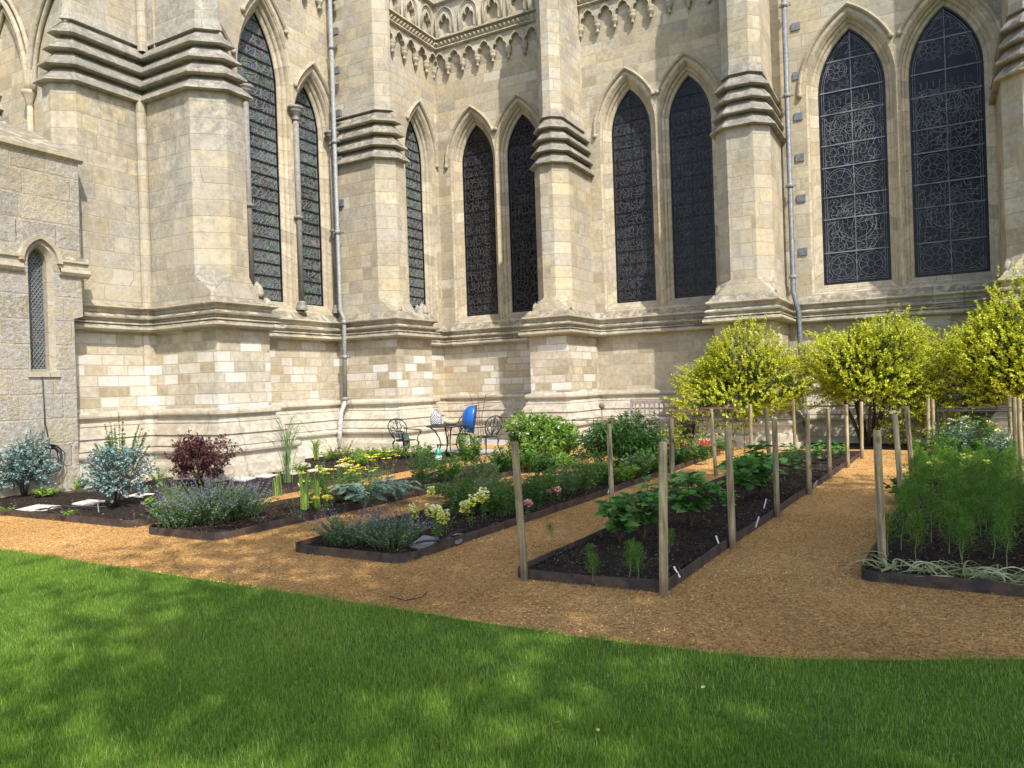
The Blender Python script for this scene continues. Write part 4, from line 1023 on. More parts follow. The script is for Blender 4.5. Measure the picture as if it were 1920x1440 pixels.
for a in (
    (985, 1076, 1.12, (-.06, .0), 'leaning wooden post at the near left corner of the post bed, farthest left of all'),
    (1148, 950, 1.06, (-.03, .05), 'wooden post behind the front left one, between the dark lily bush and the path'),
    (1262, 935, 1.08, (.0, .02), 'wooden post half hidden directly behind the thickest front post'),
    (1343, 886, 1.08, (-.06, .04), 'wooden post standing by the red flowers on the left row of the post bed'),
    (1410, 872, 1.10, (.0, .0), 'wooden post in front of the middle of the first golden shrub'),
    (1491, 842, 1.05, (-.01, .0), 'slim wooden post farthest back, right of the first golden shrub'),
    (1243, 1104, 1.13, (.03, .02), 'thickest wooden post at the near right corner of the post bed'),
    (1374, 1018, 1.10, (-.01, .0), 'wooden post on the right edge of the post bed, next behind the thickest one'),
    (1457, 962, 1.10, (.0, .03), 'third wooden post along the right edge of the post bed'),
    (1447, 905, 1.12, (-.05, .0), 'wooden post partly hidden behind the third post on the right edge'),
    (1518, 920, 1.08, (.0, .0), 'fourth wooden post along the right edge of the post bed, dark grained'),
    (1556, 890, 1.06, (.0, .0), 'fifth wooden post along the right edge of the post bed'),
    (1590, 872, 1.06, (.0, .0), 'sixth wooden post along the right edge, just before the bed corner'),
    (1616, 855, 1.05, (.02, .0), 'last wooden post at the far right corner of the post bed'),
    (1655, 1055, 1.12, (-.01, .0), 'weathered wooden post at the near left corner of the cosmos bed'),
    (1692, 940, 1.08, (-.05, .0), 'leaning wooden post second along the left edge of the cosmos bed'),
    (1713, 912, 1.12, (-.05, .0), 'wooden post third along the left edge of the cosmos bed'),
    (1741, 860, 1.10, (.02, .0), 'left one of the two touching posts at the far end of the cosmos bed'),
    (1750, 852, 1.06, (.02, .0), 'right one of the two touching posts at the far end of the cosmos bed'),
    (1773, 838, 1.02, (.0, .0), 'thin pale wooden post in front of the largest golden shrub'),
    (1896, 860, 1.12, (.0, .0), 'pale wooden post at the right of the black wire cage, farthest back of three'),
    (1906, 880, 1.14, (.0, .0), 'middle one of the three posts near the right picture edge'),
    (1916, 908, 1.18, (.0, .0), 'nearest of the three posts near the right picture edge')):
    post(*a, r=.033 if 'thickest' in a[4] else .031)

# ================================================================== PLANTS
def plant_root(name, x, y, label, cat='plant', group=None, z=.06, rz=0.0):
    return empty(name, (x, y, z), rz, label, cat, group)
def stems_plant(root, n, h, spread, leaf='green', stem='stem', nl=14, L=.06, Wd=.018, up=.5, r=.0028, flower=None, fl_mat=None, curve=.5, h0=.25, broad=False, droop=.25, start=.12, hv=.2, seed=0, rb=None):
    """perennial: stems leave the crown and arch outwards, leaves all along, flowers on the tips"""
    lb = LeafBuf(); sb = MB(); fb = LeafBuf(); rb = spread * .3 if rb is None else rb
    for i in range(n):
        a = R.uniform(0, 2 * math.pi); q = math.sqrt(R.random()); hh = h * (1 - hv * R.random()) * (1 - .35 * q * q)
        b0 = Vector((math.cos(a) * rb * q, math.sin(a) * rb * q, 0)); tip = Vector((math.cos(a) * spread * q, math.sin(a) * spread * q, hh)) + Vector((R.uniform(-.03, .03), R.uniform(-.03, .03), 0))
        P = []
        for k in range(6):
            t = k / 5; o = b0.lerp(tip, t); o.x = b0.x + (tip.x - b0.x) * t ** (1 + curve); o.y = b0.y + (tip.y - b0.y) * t ** (1 + curve); P.append(o)
        sb.tube(P, [r * (1.15 - .7 * k / 5) for k in range(6)], 4, caps=False)
        Pn = np.array([tuple(p) for p in P]); ts = np.sort(NR.uniform(start, 1, nl)); idx = ts * 5; i0 = np.minimum(idx.astype(int), 4); f = (idx - i0)[:, None]
        B = Pn[i0] * (1 - f) + Pn[i0 + 1] * f; T_ = unit(Pn[i0 + 1] - Pn[i0]); ang = np.arange(nl) * 2.4 + R.random() * 6
        S = np.stack([np.cos(ang), np.sin(ang), np.zeros(nl)], 1); D = S + T_ * up + NR.normal(0, .15, (nl, 3))
        lb.add(B, D, L * (1.15 - .55 * ts) * NR.uniform(.7, 1.2, nl), Wd * NR.uniform(.7, 1.2, nl), droop, broad)
        if flower: flower(fb, P[-1], (P[-1] - P[-2]).normalized(), hh)
    lb.build('foliage', M[leaf], root); sb.build('stem', M[stem], root)
    if fb.V: fb.build('flower', M[fl_mat], root)
def fl_spike(L=.12, n=16, s=.012):
    def f(fb, p, d, h):
        if R.random() < .25: return
        t = NR.random(n)[:, None]; B = np.array(p) + np.array(d) * (t - .3) * L; fb.add(B, NR.normal(size=(n, 3)) + [0, 0, .3], s * 1.2, s, .1)
    return f
def fl_head(r=.04, n=24, s=.02, flat=.3, prob=1.0, up_=1.0):
    def f(fb, p, d, h):
        if R.random() > prob: return
        D = unit(NR.normal(size=(n, 3)) * [1, 1, flat] + [0, 0, .25 * up_]); fb.add(np.array(p) + D * r * NR.uniform(.2, 1, (n, 1)) * [1, 1, flat], D + [0, 0, .5], s, s * .8, .1, True)
    return f
def fl_snap(h_=.12, n=60, s=.036):
    def f(fb, p, d, h):
        t = NR.random(n); a = NR.uniform(0, 6.28, n); B = np.array(p) + np.stack([np.cos(a) * .022, np.sin(a) * .022, (t - .6) * h_], 1)
        fb.add(B, np.stack([np.cos(a), np.sin(a), NR.uniform(0, .8, n)], 1), s, s * .9, .3, True, r=t)
    return f
def shrub(name, x, y, rx, ry, zc, rz_, nsprig, nleaf, L, Wd, mat, label, inner=None, stems=7, stem_r=.03, cat='shrub', group=None, base_z=.05, lumps=9, low=.35, sprig=.22, barkmat='bark', trunkh=None, seed=1):
    """bush: limbs from the base, sprigs through a lumpy crown, leaves along each sprig"""
    root = plant_root(name, x, y, label, cat, group, base_z)
    rr = random.Random(seed); dirs = [Vector((rr.gauss(0, 1), rr.gauss(0, 1), rr.gauss(.2, .8))).normalized() for _ in range(lumps)]
    amp = [rr.uniform(.12, .48) for _ in dirs]
    dn = NR.normal(size=(nsprig * 2, 3)); dn = unit(dn); dn = dn[dn[:, 2] > -.75][:nsprig]; n = len(dn)
    rad_ = NR.normal(.68, .05, n)
    for d, a in zip(dirs, amp): rad_ += a * np.clip((dn @ np.array(d) - .80) / .20, 0, 1)
    u = NR.random(n) ** .42; pos = dn * (rad_ * u)[:, None]
    C_ = pos * [rx, ry, rz_] + [0, 0, zc]; outd = unit(dn * [1, 1, .8] + [0, 0, .55] + NR.normal(0, .25, (n, 3)))
    t = NR.random((n, nleaf)); ang = NR.uniform(0, 6.28, (n, nleaf))
    B = C_[:, None] + outd[:, None] * (t[..., None] - .3) * sprig
    a1 = unit(np.cross(outd, [0.3, 0.1, 1.0])); a2 = np.cross(outd, a1)
    D = a1[:, None] * np.cos(ang)[..., None] + a2[:, None] * np.sin(ang)[..., None] + outd[:, None] * .7
    dep = np.repeat(u, nleaf); B = B.reshape(-1, 3); D = D.reshape(-1, 3)
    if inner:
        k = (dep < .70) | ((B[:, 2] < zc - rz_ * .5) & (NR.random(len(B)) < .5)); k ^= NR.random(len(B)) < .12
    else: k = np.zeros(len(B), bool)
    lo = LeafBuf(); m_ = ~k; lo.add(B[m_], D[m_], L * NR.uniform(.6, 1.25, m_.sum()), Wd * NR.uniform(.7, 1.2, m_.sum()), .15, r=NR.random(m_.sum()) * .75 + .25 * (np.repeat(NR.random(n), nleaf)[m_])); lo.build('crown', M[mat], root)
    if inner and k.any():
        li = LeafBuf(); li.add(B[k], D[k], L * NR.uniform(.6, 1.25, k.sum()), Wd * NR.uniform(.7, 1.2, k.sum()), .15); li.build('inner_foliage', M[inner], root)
    sb = MB()
    for i in range(stems):
        a = i * 2.4; q = rr.uniform(.2, .75); tip = Vector((math.cos(a) * rx * q, math.sin(a) * ry * q, zc + rz_ * rr.uniform(.1, .7)))
        b0 = Vector((math.cos(a) * stem_r * 2.2, math.sin(a) * stem_r * 2.2, -.03)); mid = b0.lerp(tip, .45) + Vector((rr.uniform(-.06, .06), rr.uniform(-.06, .06), .05))
        sb.tube([b0, b0.lerp(mid, .5) + Vector((0, 0, .05)), mid, mid.lerp(tip, .5) + Vector((rr.uniform(-.05, .05), 0, 0)), tip], [stem_r, stem_r * .85, stem_r * .6, stem_r * .35, stem_r * .12], 6)
        for _ in range(4):
            s0 = mid.lerp(tip, rr.random()); e0 = s0 + Vector((rr.gauss(0, rx * .35), rr.gauss(0, ry * .35), rr.uniform(.0, rz_ * .5))); sb.tube([s0, s0.lerp(e0, .5) + Vector((0, 0, .03)), e0], [stem_r * .3, stem_r * .2, stem_r * .08], 4)
    for i in range(0, n, max(1, n // 220)): sb.tube([C_[i] - outd[i] * sprig * .5, C_[i] + outd[i] * sprig * .6], [.004, .0015], 3, caps=False)
    sb.build('trunk' if stem_r > .02 else 'stem', M[barkmat], root)
    return root

# the three golden shrubs against the aisle wall
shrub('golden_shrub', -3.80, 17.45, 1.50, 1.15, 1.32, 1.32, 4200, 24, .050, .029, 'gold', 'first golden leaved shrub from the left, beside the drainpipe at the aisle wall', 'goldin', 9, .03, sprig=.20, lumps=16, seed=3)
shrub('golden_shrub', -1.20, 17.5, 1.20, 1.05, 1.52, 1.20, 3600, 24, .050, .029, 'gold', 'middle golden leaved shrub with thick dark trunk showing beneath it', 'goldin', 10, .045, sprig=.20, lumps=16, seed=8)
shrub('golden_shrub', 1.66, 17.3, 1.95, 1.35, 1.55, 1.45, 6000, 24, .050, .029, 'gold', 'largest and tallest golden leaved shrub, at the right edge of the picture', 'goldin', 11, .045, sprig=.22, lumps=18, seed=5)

def P_(px, py, z=.06):
    x, y = G(px, py, z)
    if x < -12.5 and y > 7.0: k = 12.5 / -x; x, y = x * k, y * k          # keep clear of the plinth
    return x, y
# far left bed
x, y = P_(45, 928); shrub('eucalyptus', x, y,  .50, .45, .46, .56, 330, 20, .040, .032, 'bluegrey', 'blue grey round leaved shrub at the far left edge beside the rubble wall', None, 6, .012, sprig=.16, seed=11)
x, y = P_(215, 948); shrub('eucalyptus', x, y,   .44, .42, .44, .54, 300, 20, .038, .030, 'bluegrey', 'blue grey round leaved shrub standing between two stepping stones', None, 6, .012, sprig=.16, seed=12)
x, y = P_(226, 912); root = plant_root('upright_shrub', x, y, 'tall upright green shrub with thin bare stems, behind the nearer blue grey shrub', 'shrub')
stems_plant(root, 30, 1.32, .50, 'green', 'redstem', 90, .055, .024, .8, .006, curve=.3, start=.38, hv=.4)
x, y = P_(372, 908); shrub('dark_red_shrub', x, y,   .60, .44, .40, .56, 230, 18, .07, .030, 'purple', 'dark red purple leaved shrub in front of the patched stone plinth', None, 7, .012, sprig=.22, barkmat='redstem', seed=13)
def simple_plant(px, py, name, label, cat='plant', group=None, **kw):
    x, y = P_(px, py); root = plant_root(name, x, y, label, cat, group); stems_plant(root, **kw); return root
simple_plant(292, 962, 'lime_plant', 'small bright lime green plant by the bend of the steel edge, below the rosemary', n=16, h=.26, spread=.16, leaf='ltgreen', nl=12, L=.075, Wd=.05, broad=True)
simple_plant(322, 948, 'rosemary_bush', 'upright narrow leaved green herb left of the catmint clump', 'herb', n=40, h=.42, spread=.22, leaf='ltgreen', nl=26, L=.03, Wd=.006, up=1.2)
simple_plant(150, 912, 'lime_plant', 'small yellow green plant on the paving edge under the wire hoop', n=14, h=.22, spread=.15, leaf='ltgreen', nl=12, L=.06, Wd=.035, broad=True)
simple_plant(80, 930, 'lime_plant', 'low leafy green plant at the foot of the far left blue grey shrub', n=14, h=.14, spread=.22, leaf='ltgreen', nl=10, L=.07, Wd=.05, broad=True)
simple_plant(434, 888, 'leafy_plant', 'bright green leafy plant just right of the dark red shrub', n=18, h=.42, spread=.18, leaf='ltgreen', nl=16, L=.09, Wd=.035, broad=True)
simple_plant(300, 905, 'leafy_plant', 'green herb growing behind the rosemary near the dark red shrub', n=20, h=.30, spread=.25, leaf='green', nl=16, L=.05, Wd=.018)
for px, py, lb in ((100, 898, 'small green weed at the wall foot below the black cable coil'), (140, 893, 'small green weed at the foot of the left plinth corner'), (178, 891, 'small flat weed growing along the wall foot behind the hoop'),
                   (12, 960, 'tiny pale plant at the left front edge of the wall bed'), (130, 968, 'tiny seedling near the hose end on dark soil')):
    simple_plant(px, py, 'weed', lb, n=10, h=.10, spread=.14, leaf='ltgreen', nl=8, L=.045, Wd=.02)
# arching grass and blades
def grassy(px, py, n, h, spread, mat, label, w=.008, arch=.6, name='ornamental_grass', z=.06):
    x, y = P_(px, py); root = plant_root(name, x, y, label, 'grass clump'); lb = LeafBuf()
    for i in range(n):
        a = R.uniform(0, 6.28); hh = h * R.uniform(.6, 1); sp = spread * R.uniform(.3, 1); t = np.linspace(0, 1, 9)
        rr = sp * t ** 2; zz = hh * np.sin(t * (math.pi / 2 + arch * R.random())) ; b0 = [R.gauss(0, .03), R.gauss(0, .03)]
        lb.ribbon(np.stack([b0[0] + rr * math.cos(a), b0[1] + rr * math.sin(a), zz], 1), w, R.random())
    lb.build('blades', M[mat], root); return root
grassy(538, 905, 46, 1.20, .75, 'greygreen', 'tall grass with long arching blades in front of the string of stepping stones', .010, .9)
grassy(572, 955, 16, .52, .13, 'ltgreen', 'fan of upright sword shaped leaves left of the yarrow', .028, .1, 'iris')
grassy(594, 952, 9, .58, .06, 'ltgreen', 'slim upright sword leaves at the front left of the yarrow clump', .026, .05, 'iris')
grassy(523, 930, 10, .42, .06, 'ltgreen', 'small tuft of upright blades between catmint and iris fan', .018, .05, 'iris')
grassy(592, 862, 60, .48, .30, 'ltgreen', 'yellow green grass tuft near the wall left of the drainpipe', .012, .5)
simple_plant(640, 868, 'bronze_shrub', 'sparse bronze leaved twiggy plant in front of the white drainpipe foot', n=20, h=.80, spread=.45, leaf='purple', stem='redstem', nl=18, L=.035, Wd=.02, start=.4, hv=.5)
simple_plant(560, 885, 'leafy_plant', 'small bright leafy plant beneath the arching grass near the wall', n=16, h=.22, spread=.25, leaf='ltgreen', nl=12, L=.07, Wd=.03)
# row of bright plants by the wall edge
for i, (px, py, h) in enumerate(((622, 862, .20), (655, 861, .24), (690, 864, .26), (722, 860, .22), (752, 858, .26), (790, 856, .26), (675, 872, .22))):
    simple_plant(px, py, 'leafy_plant', ['low light green plant next to the bronze twigs', 'light green plant at the foot of the white drainpipe', 'rounded bright green plant right of the drainpipe', 'second rounded bright plant right of the drainpipe',
        'bright green plant in front of the left garden chair', 'bright green plant between the left chair and the table', 'low bright plant in front of the drainpipe, nearest the path'][i], group='bright leafy plants along the wall bed', n=22, h=h * 1.25, spread=.34, leaf='ltgreen', nl=14, L=.10, Wd=.03, up=.9)
# catmint
def catmint(px, py, s, label, n=120):
    x, y = P_(px, py); root = plant_root('catmint', x, y, label, 'perennial', 'purple flowered catmint clumps')
    stems_plant(root, n=n, h=.55 * s, spread=.62 * s, leaf='sage', nl=40, L=.034, Wd=.018, up=.6, flower=fl_spike(.16, 15, .012), fl_mat='fl_purple', curve=.7, hv=.45, rb=.30 * s)
catmint(395, 975, 1.0, 'largest purple flowered catmint clump at the front of the second bed', 170)
catmint(455, 968, .78, 'catmint clump at the right rear of the largest catmint', 110)
catmint(335, 985, .70, 'catmint sprawling over the steel edge onto the path, leftmost clump', 70)
catmint(655, 1018, .62, 'left one of the two green catmint clumps at the tip of the centre bed', 80)
catmint(735, 1024, .64, 'right one of the two green catmint clumps at the tip of the centre bed', 80)
for px, py, lb in ((760, 985, 'slender lilac flower stems behind the right catmint clump'), (830, 1000, 'loose lilac stems between the snapdragons'), (560, 975, 'trailing lilac stems on dark soil below the yarrow')):
    simple_plant(px, py, 'catmint', lb, 'perennial', n=10, h=.42, spread=.22, leaf='sage', nl=14, L=.025, Wd=.012, flower=fl_spike(.18, 14, .010), fl_mat='fl_purple')
# yarrow and silver foliage
simple_plant(625, 938, 'yarrow', 'yarrow clump with flat golden yellow flower heads', 'perennial', n=70, h=.60, spread=.45, leaf='green', nl=26, L=.06, Wd=.012, up=.8, flower=fl_head(.045, 26, .02, .25, .38), fl_mat='fl_yellow', rb=.3)
simple_plant(690, 925, 'yarrow', 'smaller yarrow patch with yellow heads farther back right', 'perennial', n=50, h=.44, spread=.42, leaf='sage', nl=24, L=.06, Wd=.012, up=.8, flower=fl_head(.04, 20, .02, .25, .22), fl_mat='fl_yellow', rb=.3)
simple_plant(700, 893, 'yarrow', 'flat yellow flower heads on thin stems beyond the stepping stones', 'perennial', n=15, h=.46, spread=.6, leaf='ltgreen', nl=8, L=.05, Wd=.012, flower=fl_head(.05, 22, .022, .2, .8), fl_mat='fl_yellow', rb=.5)
simple_plant(608, 962, 'yarrow', 'two low bright yellow flower heads above dark soil at the iris foot', 'perennial', n=9, h=.24, spread=.16, leaf='green', nl=10, L=.05, Wd=.012, flower=fl_head(.05, 30, .024, .4, .7), fl_mat='fl_yellow')
for px, py, s, lb in ((690, 952, 1.0, 'silvery jagged leaves spilling onto the soil in front of the yarrow'), (745, 938, .9, 'silvery jagged leaved clump at the right end of the yarrow'), (660, 940, .8, 'grey green ferny clump under the yarrow flowers')):
    x, y = P_(px, py); root = plant_root('artichoke_thistle', x, y, lb, 'perennial'); lbuf = LeafBuf()
    for i in range(18):
        a = R.uniform(0, 6.28); n = 16; L = .42 * s * R.uniform(.6, 1); t = np.linspace(.1, 1, n); rr = L * t; zz = L * .75 * np.sin(t * 2.2) * R.uniform(.6, 1.1)
        C_ = np.stack([rr * math.cos(a), rr * math.sin(a), zz], 1); dirn = unit(np.gradient(C_, axis=0)); sd = unit(np.cross(dirn, [0, 0, 1.0])); rv = NR.random(n) * .4 + R.random() * .6
        for s_ in (-1, 1): lbuf.add(C_, sd * s_ + dirn * .7, .11 * s * np.sin(t * 2.7 + .3), .035 * s, .2, r=rv)
        lbuf.ribbon(C_, .012, .9)
    lbuf.build('foliage', M['silver'], root)
# middle masses of mixed perennials (each clump its own plant)
mixed = [
 (790, 905, .62, .30, 'dkgreen', 22, .07, .014, 'dark upright narrow leaved clump left of the table'),
 (842, 900, .50, .34, 'green', 30, .08, .02, 'feathery mid green clump in front of the table'),
 (882, 872, .78, .26, 'green', 26, .10, .03, 'tall light green lily stems right in front of the table'),
 (905, 905, .48, .34, 'greygreen', 30, .07, .018, 'grey green spreading clump below the right garden chair'),
 (945, 885, .55, .30, 'dkgreen', 24, .10, .03, 'leafy dark green clump below the bush with white buds, left part'),
 (985, 880, .45, .34, 'green', 26, .10, .032, 'leafy clump just behind the leaning front left post'),
 (800, 885, .58, .24, 'dkgreen', 20, .07, .012, 'thin dark stems behind the dark upright clump'),
 (860, 935, .30, .32, 'greygreen', 26, .06, .014, 'low grey green clump on dark soil beside the path'),
 (820, 928, .20, .22, 'ltgreen', 16, .09, .012, 'small tuft of strap leaves by the dark compost'),
 (925, 925, .34, .34, 'greygreen', 30, .06, .014, 'grey green low clump at the path edge behind the snapdragons'),
 (862, 962, .52, .30, 'green', 30, .09, .010, 'airy narrow leaved clump behind the left snapdragon'),
 (905, 955, .44, .28, 'greygreen', 30, .08, .010, 'airy stems with seed heads left of the lemon snapdragons'),
 (940, 965, .50, .30, 'green', 30, .08, .012, 'bushy fine leaved green clump left of the front left post'),
 (990, 955, .52, .30, 'dkgreen', 30, .08, .012, 'bushy fine leaved clump right of the front left post'),
 (1025, 935, .48, .30, 'green', 28, .08, .016, 'green clump with coral blooms at its foot'),
 (1060, 925, .50, .30, 'greygreen', 26, .08, .014, 'grey green stems between coral blooms and the broad leaved row'),
 (1095, 915, .52, .32, 'green', 28, .07, .016, 'rounded mid green clump at the centre of the centre bed'),
 (1125, 905, .46, .30, 'green', 28, .07, .018, 'rounded green clump left of the second post'),
 (1160, 905, .36, .30, 'ltgreen', 24, .10, .030, 'light green leafy clump right of the second post'),
 (1195, 895, .42, .30, 'greygreen', 22, .12, .034, 'long leaved grey green plant before the dark lily bush'),
 (1225, 885, .38, .30, 'green', 22, .12, .034, 'long leaved green plant beside the thickest post'),
 (1060, 880, .30, .30, 'ltgreen', 20, .09, .03, 'low light plant beneath the bush with white buds'),
 (1275, 870, .42, .28, 'dkgreen', 22, .10, .030, 'dark leafy clump left of the red flowers'),
 (1020, 890, .40, .30, 'dkgreen', 24, .09, .03, 'dark leafy plant in front of the bush with white buds'),
]
for px, py, h, sp, mt, n, L, wd, lb in mixed:
    simple_plant(px, py, 'perennial', lb, 'perennial', 'mixed perennials in the middle beds', n=int(n * 1.5), h=h, spread=sp, leaf=mt, nl=26, L=L, Wd=wd, up=.8, hv=.35, rb=sp * .5)
# snapdragons
for px, py, h, n, lb in ((818, 1010, .34, 5, 'lemon yellow snapdragon with the biggest flower cluster, beside the grey slab'), (885, 985, .34, 3, 'lemon snapdragon group right of the grey slabs, left stems'), (908, 975, .36, 3, 'lemon snapdragon group right of the grey slabs, right stems'),
                         (808, 965, .34, 1, 'single tall yellow snapdragon behind the biggest one'), (768, 990, .26, 2, 'low yellow snapdragon at the back edge of the centre bed')):
    simple_plant(px, py, 'snapdragon', lb, 'flower', n=n, h=h, spread=.10, leaf='ltgreen', nl=26, L=.05, Wd=.014, flower=fl_snap(), fl_mat='fl_lemon', hv=.15)
for px, py, m, lb in ((988, 966, 'fl_pink', 'single pale pink rose bloom at the path edge by the leaning post'), (1036, 938, 'fl_pink', 'coral pink bloom in the centre bed right of the leaning post'), (1026, 928, 'fl_pink', 'smaller dusty pink bloom behind the coral pink one'), (1049, 938, 'fl_pink', 'small dusty pink bloom right of the coral one')):
    x, y = P_(px, py); root = plant_root('rose', x, y, lb, 'flower'); stems_plant(root, 3, .16, .05, 'green', 'stem', 6, .05, .025, flower=fl_head(.035, 40, .03, .8, 1), fl_mat=m, hv=.1)
# bushes
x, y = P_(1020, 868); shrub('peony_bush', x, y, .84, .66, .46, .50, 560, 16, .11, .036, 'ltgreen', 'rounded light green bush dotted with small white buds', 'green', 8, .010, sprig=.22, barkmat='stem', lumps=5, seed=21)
root = bpy.data.objects['peony_bush']; fb = LeafBuf()
for k in range(26):
    d = unit(NR.normal(size=3) * [1, 1, .6] + [-.1, -.5, .5]); c = d * [.68, .54, .42] + [0, 0, .48]; D = unit(NR.normal(size=(8, 3)) + [0, 0, .3]); fb.add(c + D * .012, D, .035, .03, .1)
fb.build('flower', M['fl_white'], root)
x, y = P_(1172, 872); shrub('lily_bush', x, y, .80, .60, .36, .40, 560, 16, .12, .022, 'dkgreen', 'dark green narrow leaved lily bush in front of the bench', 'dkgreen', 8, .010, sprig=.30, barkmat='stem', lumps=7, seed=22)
# red, pink and white flowers at the far end of the centre bed
for i, (px, py, m) in enumerate(((1298, 862, 'fl_red'), (1318, 856, 'fl_pink'), (1334, 852, 'fl_pink'), (1352, 846, 'fl_white'), (1322, 866, 'fl_red'))):
    simple_plant(px, py, 'dahlia', ['plant with the large red bloom at the end of the centre bed', 'coral flowered plant right of the large red bloom', 'pink flowered plant near the leaning post at the far bed end', 'white flowered plant at the very end of the centre bed', 'plant with small red blooms at the path edge'][i],
                 'flower', n=14, h=.42, spread=.22, leaf='green', nl=14, L=.09, Wd=.03, flower=fl_head(.045, 34, .03, .7, .14), fl_mat=m)
# broad leaved plants in the post bed
def broadplant(px, py, s, label, n=11, mat='dahlia'):
    x, y = P_(px, py); root = plant_root('dahlia', x, y, label, 'plant', 'broad leaved dahlia plants between the posts')
    lb = LeafBuf(); sb = MB()
    for i in range(n):
        a = i * 2.4 + R.uniform(-.4, .4); q = math.sqrt((i + .5) / n); tip = Vector((math.cos(a) * .26 * s * q, math.sin(a) * .26 * s * q, s * (.52 - .18 * q) * R.uniform(.85, 1.1)))
        P = [Vector((0, 0, 0)).lerp(tip, k / 4) for k in range(5)]; 
        for k in range(5): P[k].x *= (k / 4) ** .4; P[k].y *= (k / 4) ** .4
        sb.tube(P, [.008 * s, .007 * s, .006 * s, .005 * s, .003 * s], 5, caps=False)
        for t in (.45, .7, .92, 1.0):
            B = P[0].lerp(P[-1], t); m = 4 if t < 1 else 3
            ang = np.arange(m) * 6.28 / m + R.random() * 6
            lb.add(np.repeat([tuple(B)], m, 0) + NR.normal(0, .008, (m, 3)), np.stack([np.cos(ang), np.sin(ang), np.full(m, .35 if t < 1 else .9)], 1), NR.uniform(.10, .19, m) * s * (1 if t < 1 else .8), NR.uniform(.07, .11, m) * s * (1 if t < 1 else .75), .3, True)
    lb.build('foliage', M[mat], root); sb.build('stem', M['redstem'], root)
for a in ((1162, 1015, .85, 'broad leaved plant at the left, nearest the front of the post bed'), (1207, 1010, 1.05, 'broad leaved plant with the largest leaves, left of the thickest post'), (1296, 985, 1.15, 'bushy broad leaved plant just right of the thickest post'), 
          (1365, 955, .45, 'small broad leaved plant beside the second post of the right edge'), (1392, 937, 1.1, 'broad leaved plant left of the third right edge post'), (1424, 930, 1.25, 'tallest broad leaved plant, touching the third right edge post'), 
          (1428, 895, .7, 'broad leaved plant in the middle distance of the post bed')): broadplant(*a)
for px, py, s, lb in ((1492, 892, 1.0, 'thin dark stemmed plant between the third and fourth right edge posts'), (1530, 868, .9, 'thin stemmed plant behind the fourth right edge post'), (1560, 862, .8, 'thin stemmed plant near the fifth right edge post'), (1578, 858, .7, 'leafy plant between the fifth and sixth posts'), (1478, 872, .9, 'thin stemmed plant at the far left of the post bed')):
    broadplant(px, py, s * .8, lb, 5)
# feathery cosmos plants
def cosmos_mesh(h, seed):
    rr = random.Random(seed); lb = LeafBuf(); sb = MB(); P = [Vector((rr.uniform(-.008, .008) * k, rr.uniform(-.008, .008) * k, h * k / 4)) for k in range(5)]
    sb.tube(P, [.004, .0035, .003, .0025, .0012], 5, caps=False)
    nb = int(54 * h / .5); nr = np.random.default_rng(seed); B = []; D = []
    for i in range(nb):
        t = .22 + .78 * (i / nb) ** .8; b = P[0].lerp(P[-1], t); a = i * 2.4; L = (.15 * (1.2 - t)) * rr.uniform(.7, 1.2) + .035
        d = Vector((math.cos(a), math.sin(a), .6 + t * .9)).normalized(); e = b + d * L
        m = 22; u = nr.uniform(.15, 1, m)[:, None]; B.append(np.array(b) * (1 - u) + np.array(e) * u); D.append(nr.normal(size=(m, 3)) + np.array(d) * 1.1)
        B.append(np.array([tuple(b)])); D.append(np.array([tuple(d)]) * 1.0)
    B = np.concatenate(B); D = np.concatenate(D); n = len(B)
    lb.add(B, D, nr.uniform(.022, .055, n), .0040, .05)
    return lb, sb
protos = []
for i, h in enumerate((.40, .34, .46, .28)):
    root = empty('cosmos', (0, 0, -5)); lb, sb = cosmos_mesh(h, 40 + i); lb.build('foliage', M['feather'], root); sb.build('stem', M['palestem'], root); protos.append(root)
poly = BEDS['right'][0]; pts_ = []
while len(pts_) < 120:
    x = R.uniform(-.42, 1.55); y = 6.85 + (R.random() ** 1.05) * 6.2
    if in_poly(poly, np.array([x]), np.array([y]))[0] and in_poly(poly, np.array([x + .08]), np.array([y]))[0] and all((x - a) ** 2 + (y - b) ** 2 > .024 for a, b in pts_): pts_.append((x, y))
used = set()
def cosmos_at(x, y, k, label, group, s=1.0):
    pr_ = protos[k]
    o = pr_ if k not in used else copy_tree(pr_)
    used.add(k); o.location = (x, y, .05); o.rotation_euler = (R.uniform(-.08, .08), R.uniform(-.08, .08), R.uniform(0, 6.28)); o.scale = (s, s, s * R.uniform(.9, 1.15)); tag(o, label, 'plant', group)
for x, y in pts_: cosmos_at(x, y, R.randrange(4), 'feathery young cosmos plant growing in the right hand bed', 'feathery cosmos plants in the right bed')
for (px, py, k, s, lb) in ((1112, 1088, 3, .62, 'small feathery seedling at the front left of the post bed'), (1180, 1080, 1, .75, 'feathery seedling left one of the front pair in the post bed'), (1197, 1092, 1, .8, 'feathery seedling right one of the front pair in the post bed'), (1104, 1050, 3, .5, 'feathery seedling nearest the left edging of the post bed'), (1255, 1035, 3, .6, 'feathery seedling hidden behind the thickest post')):
    x, y = P_(px, py); cosmos_at(x, y, k, lb, 'feathery seedlings in the post bed', s)
x, y = G(1035, 1025, 0); cosmos_at(x, y, 3, 'stray feathery seedling growing in the wood chip path', 'feathery seedlings in the post bed', .5)
simple_plant(1700, 935, 'cabbage', 'round leaved dark green plant between the second and third cosmos bed posts', n=16, h=.30, spread=.26, leaf='dahlia', nl=10, L=.13, Wd=.10, broad=True)
simple_plant(1730, 900, 'cabbage', 'round leaved green plant behind the third cosmos bed post', n=16, h=.36, spread=.3, leaf='dahlia', nl=10, L=.13, Wd=.10, broad=True)
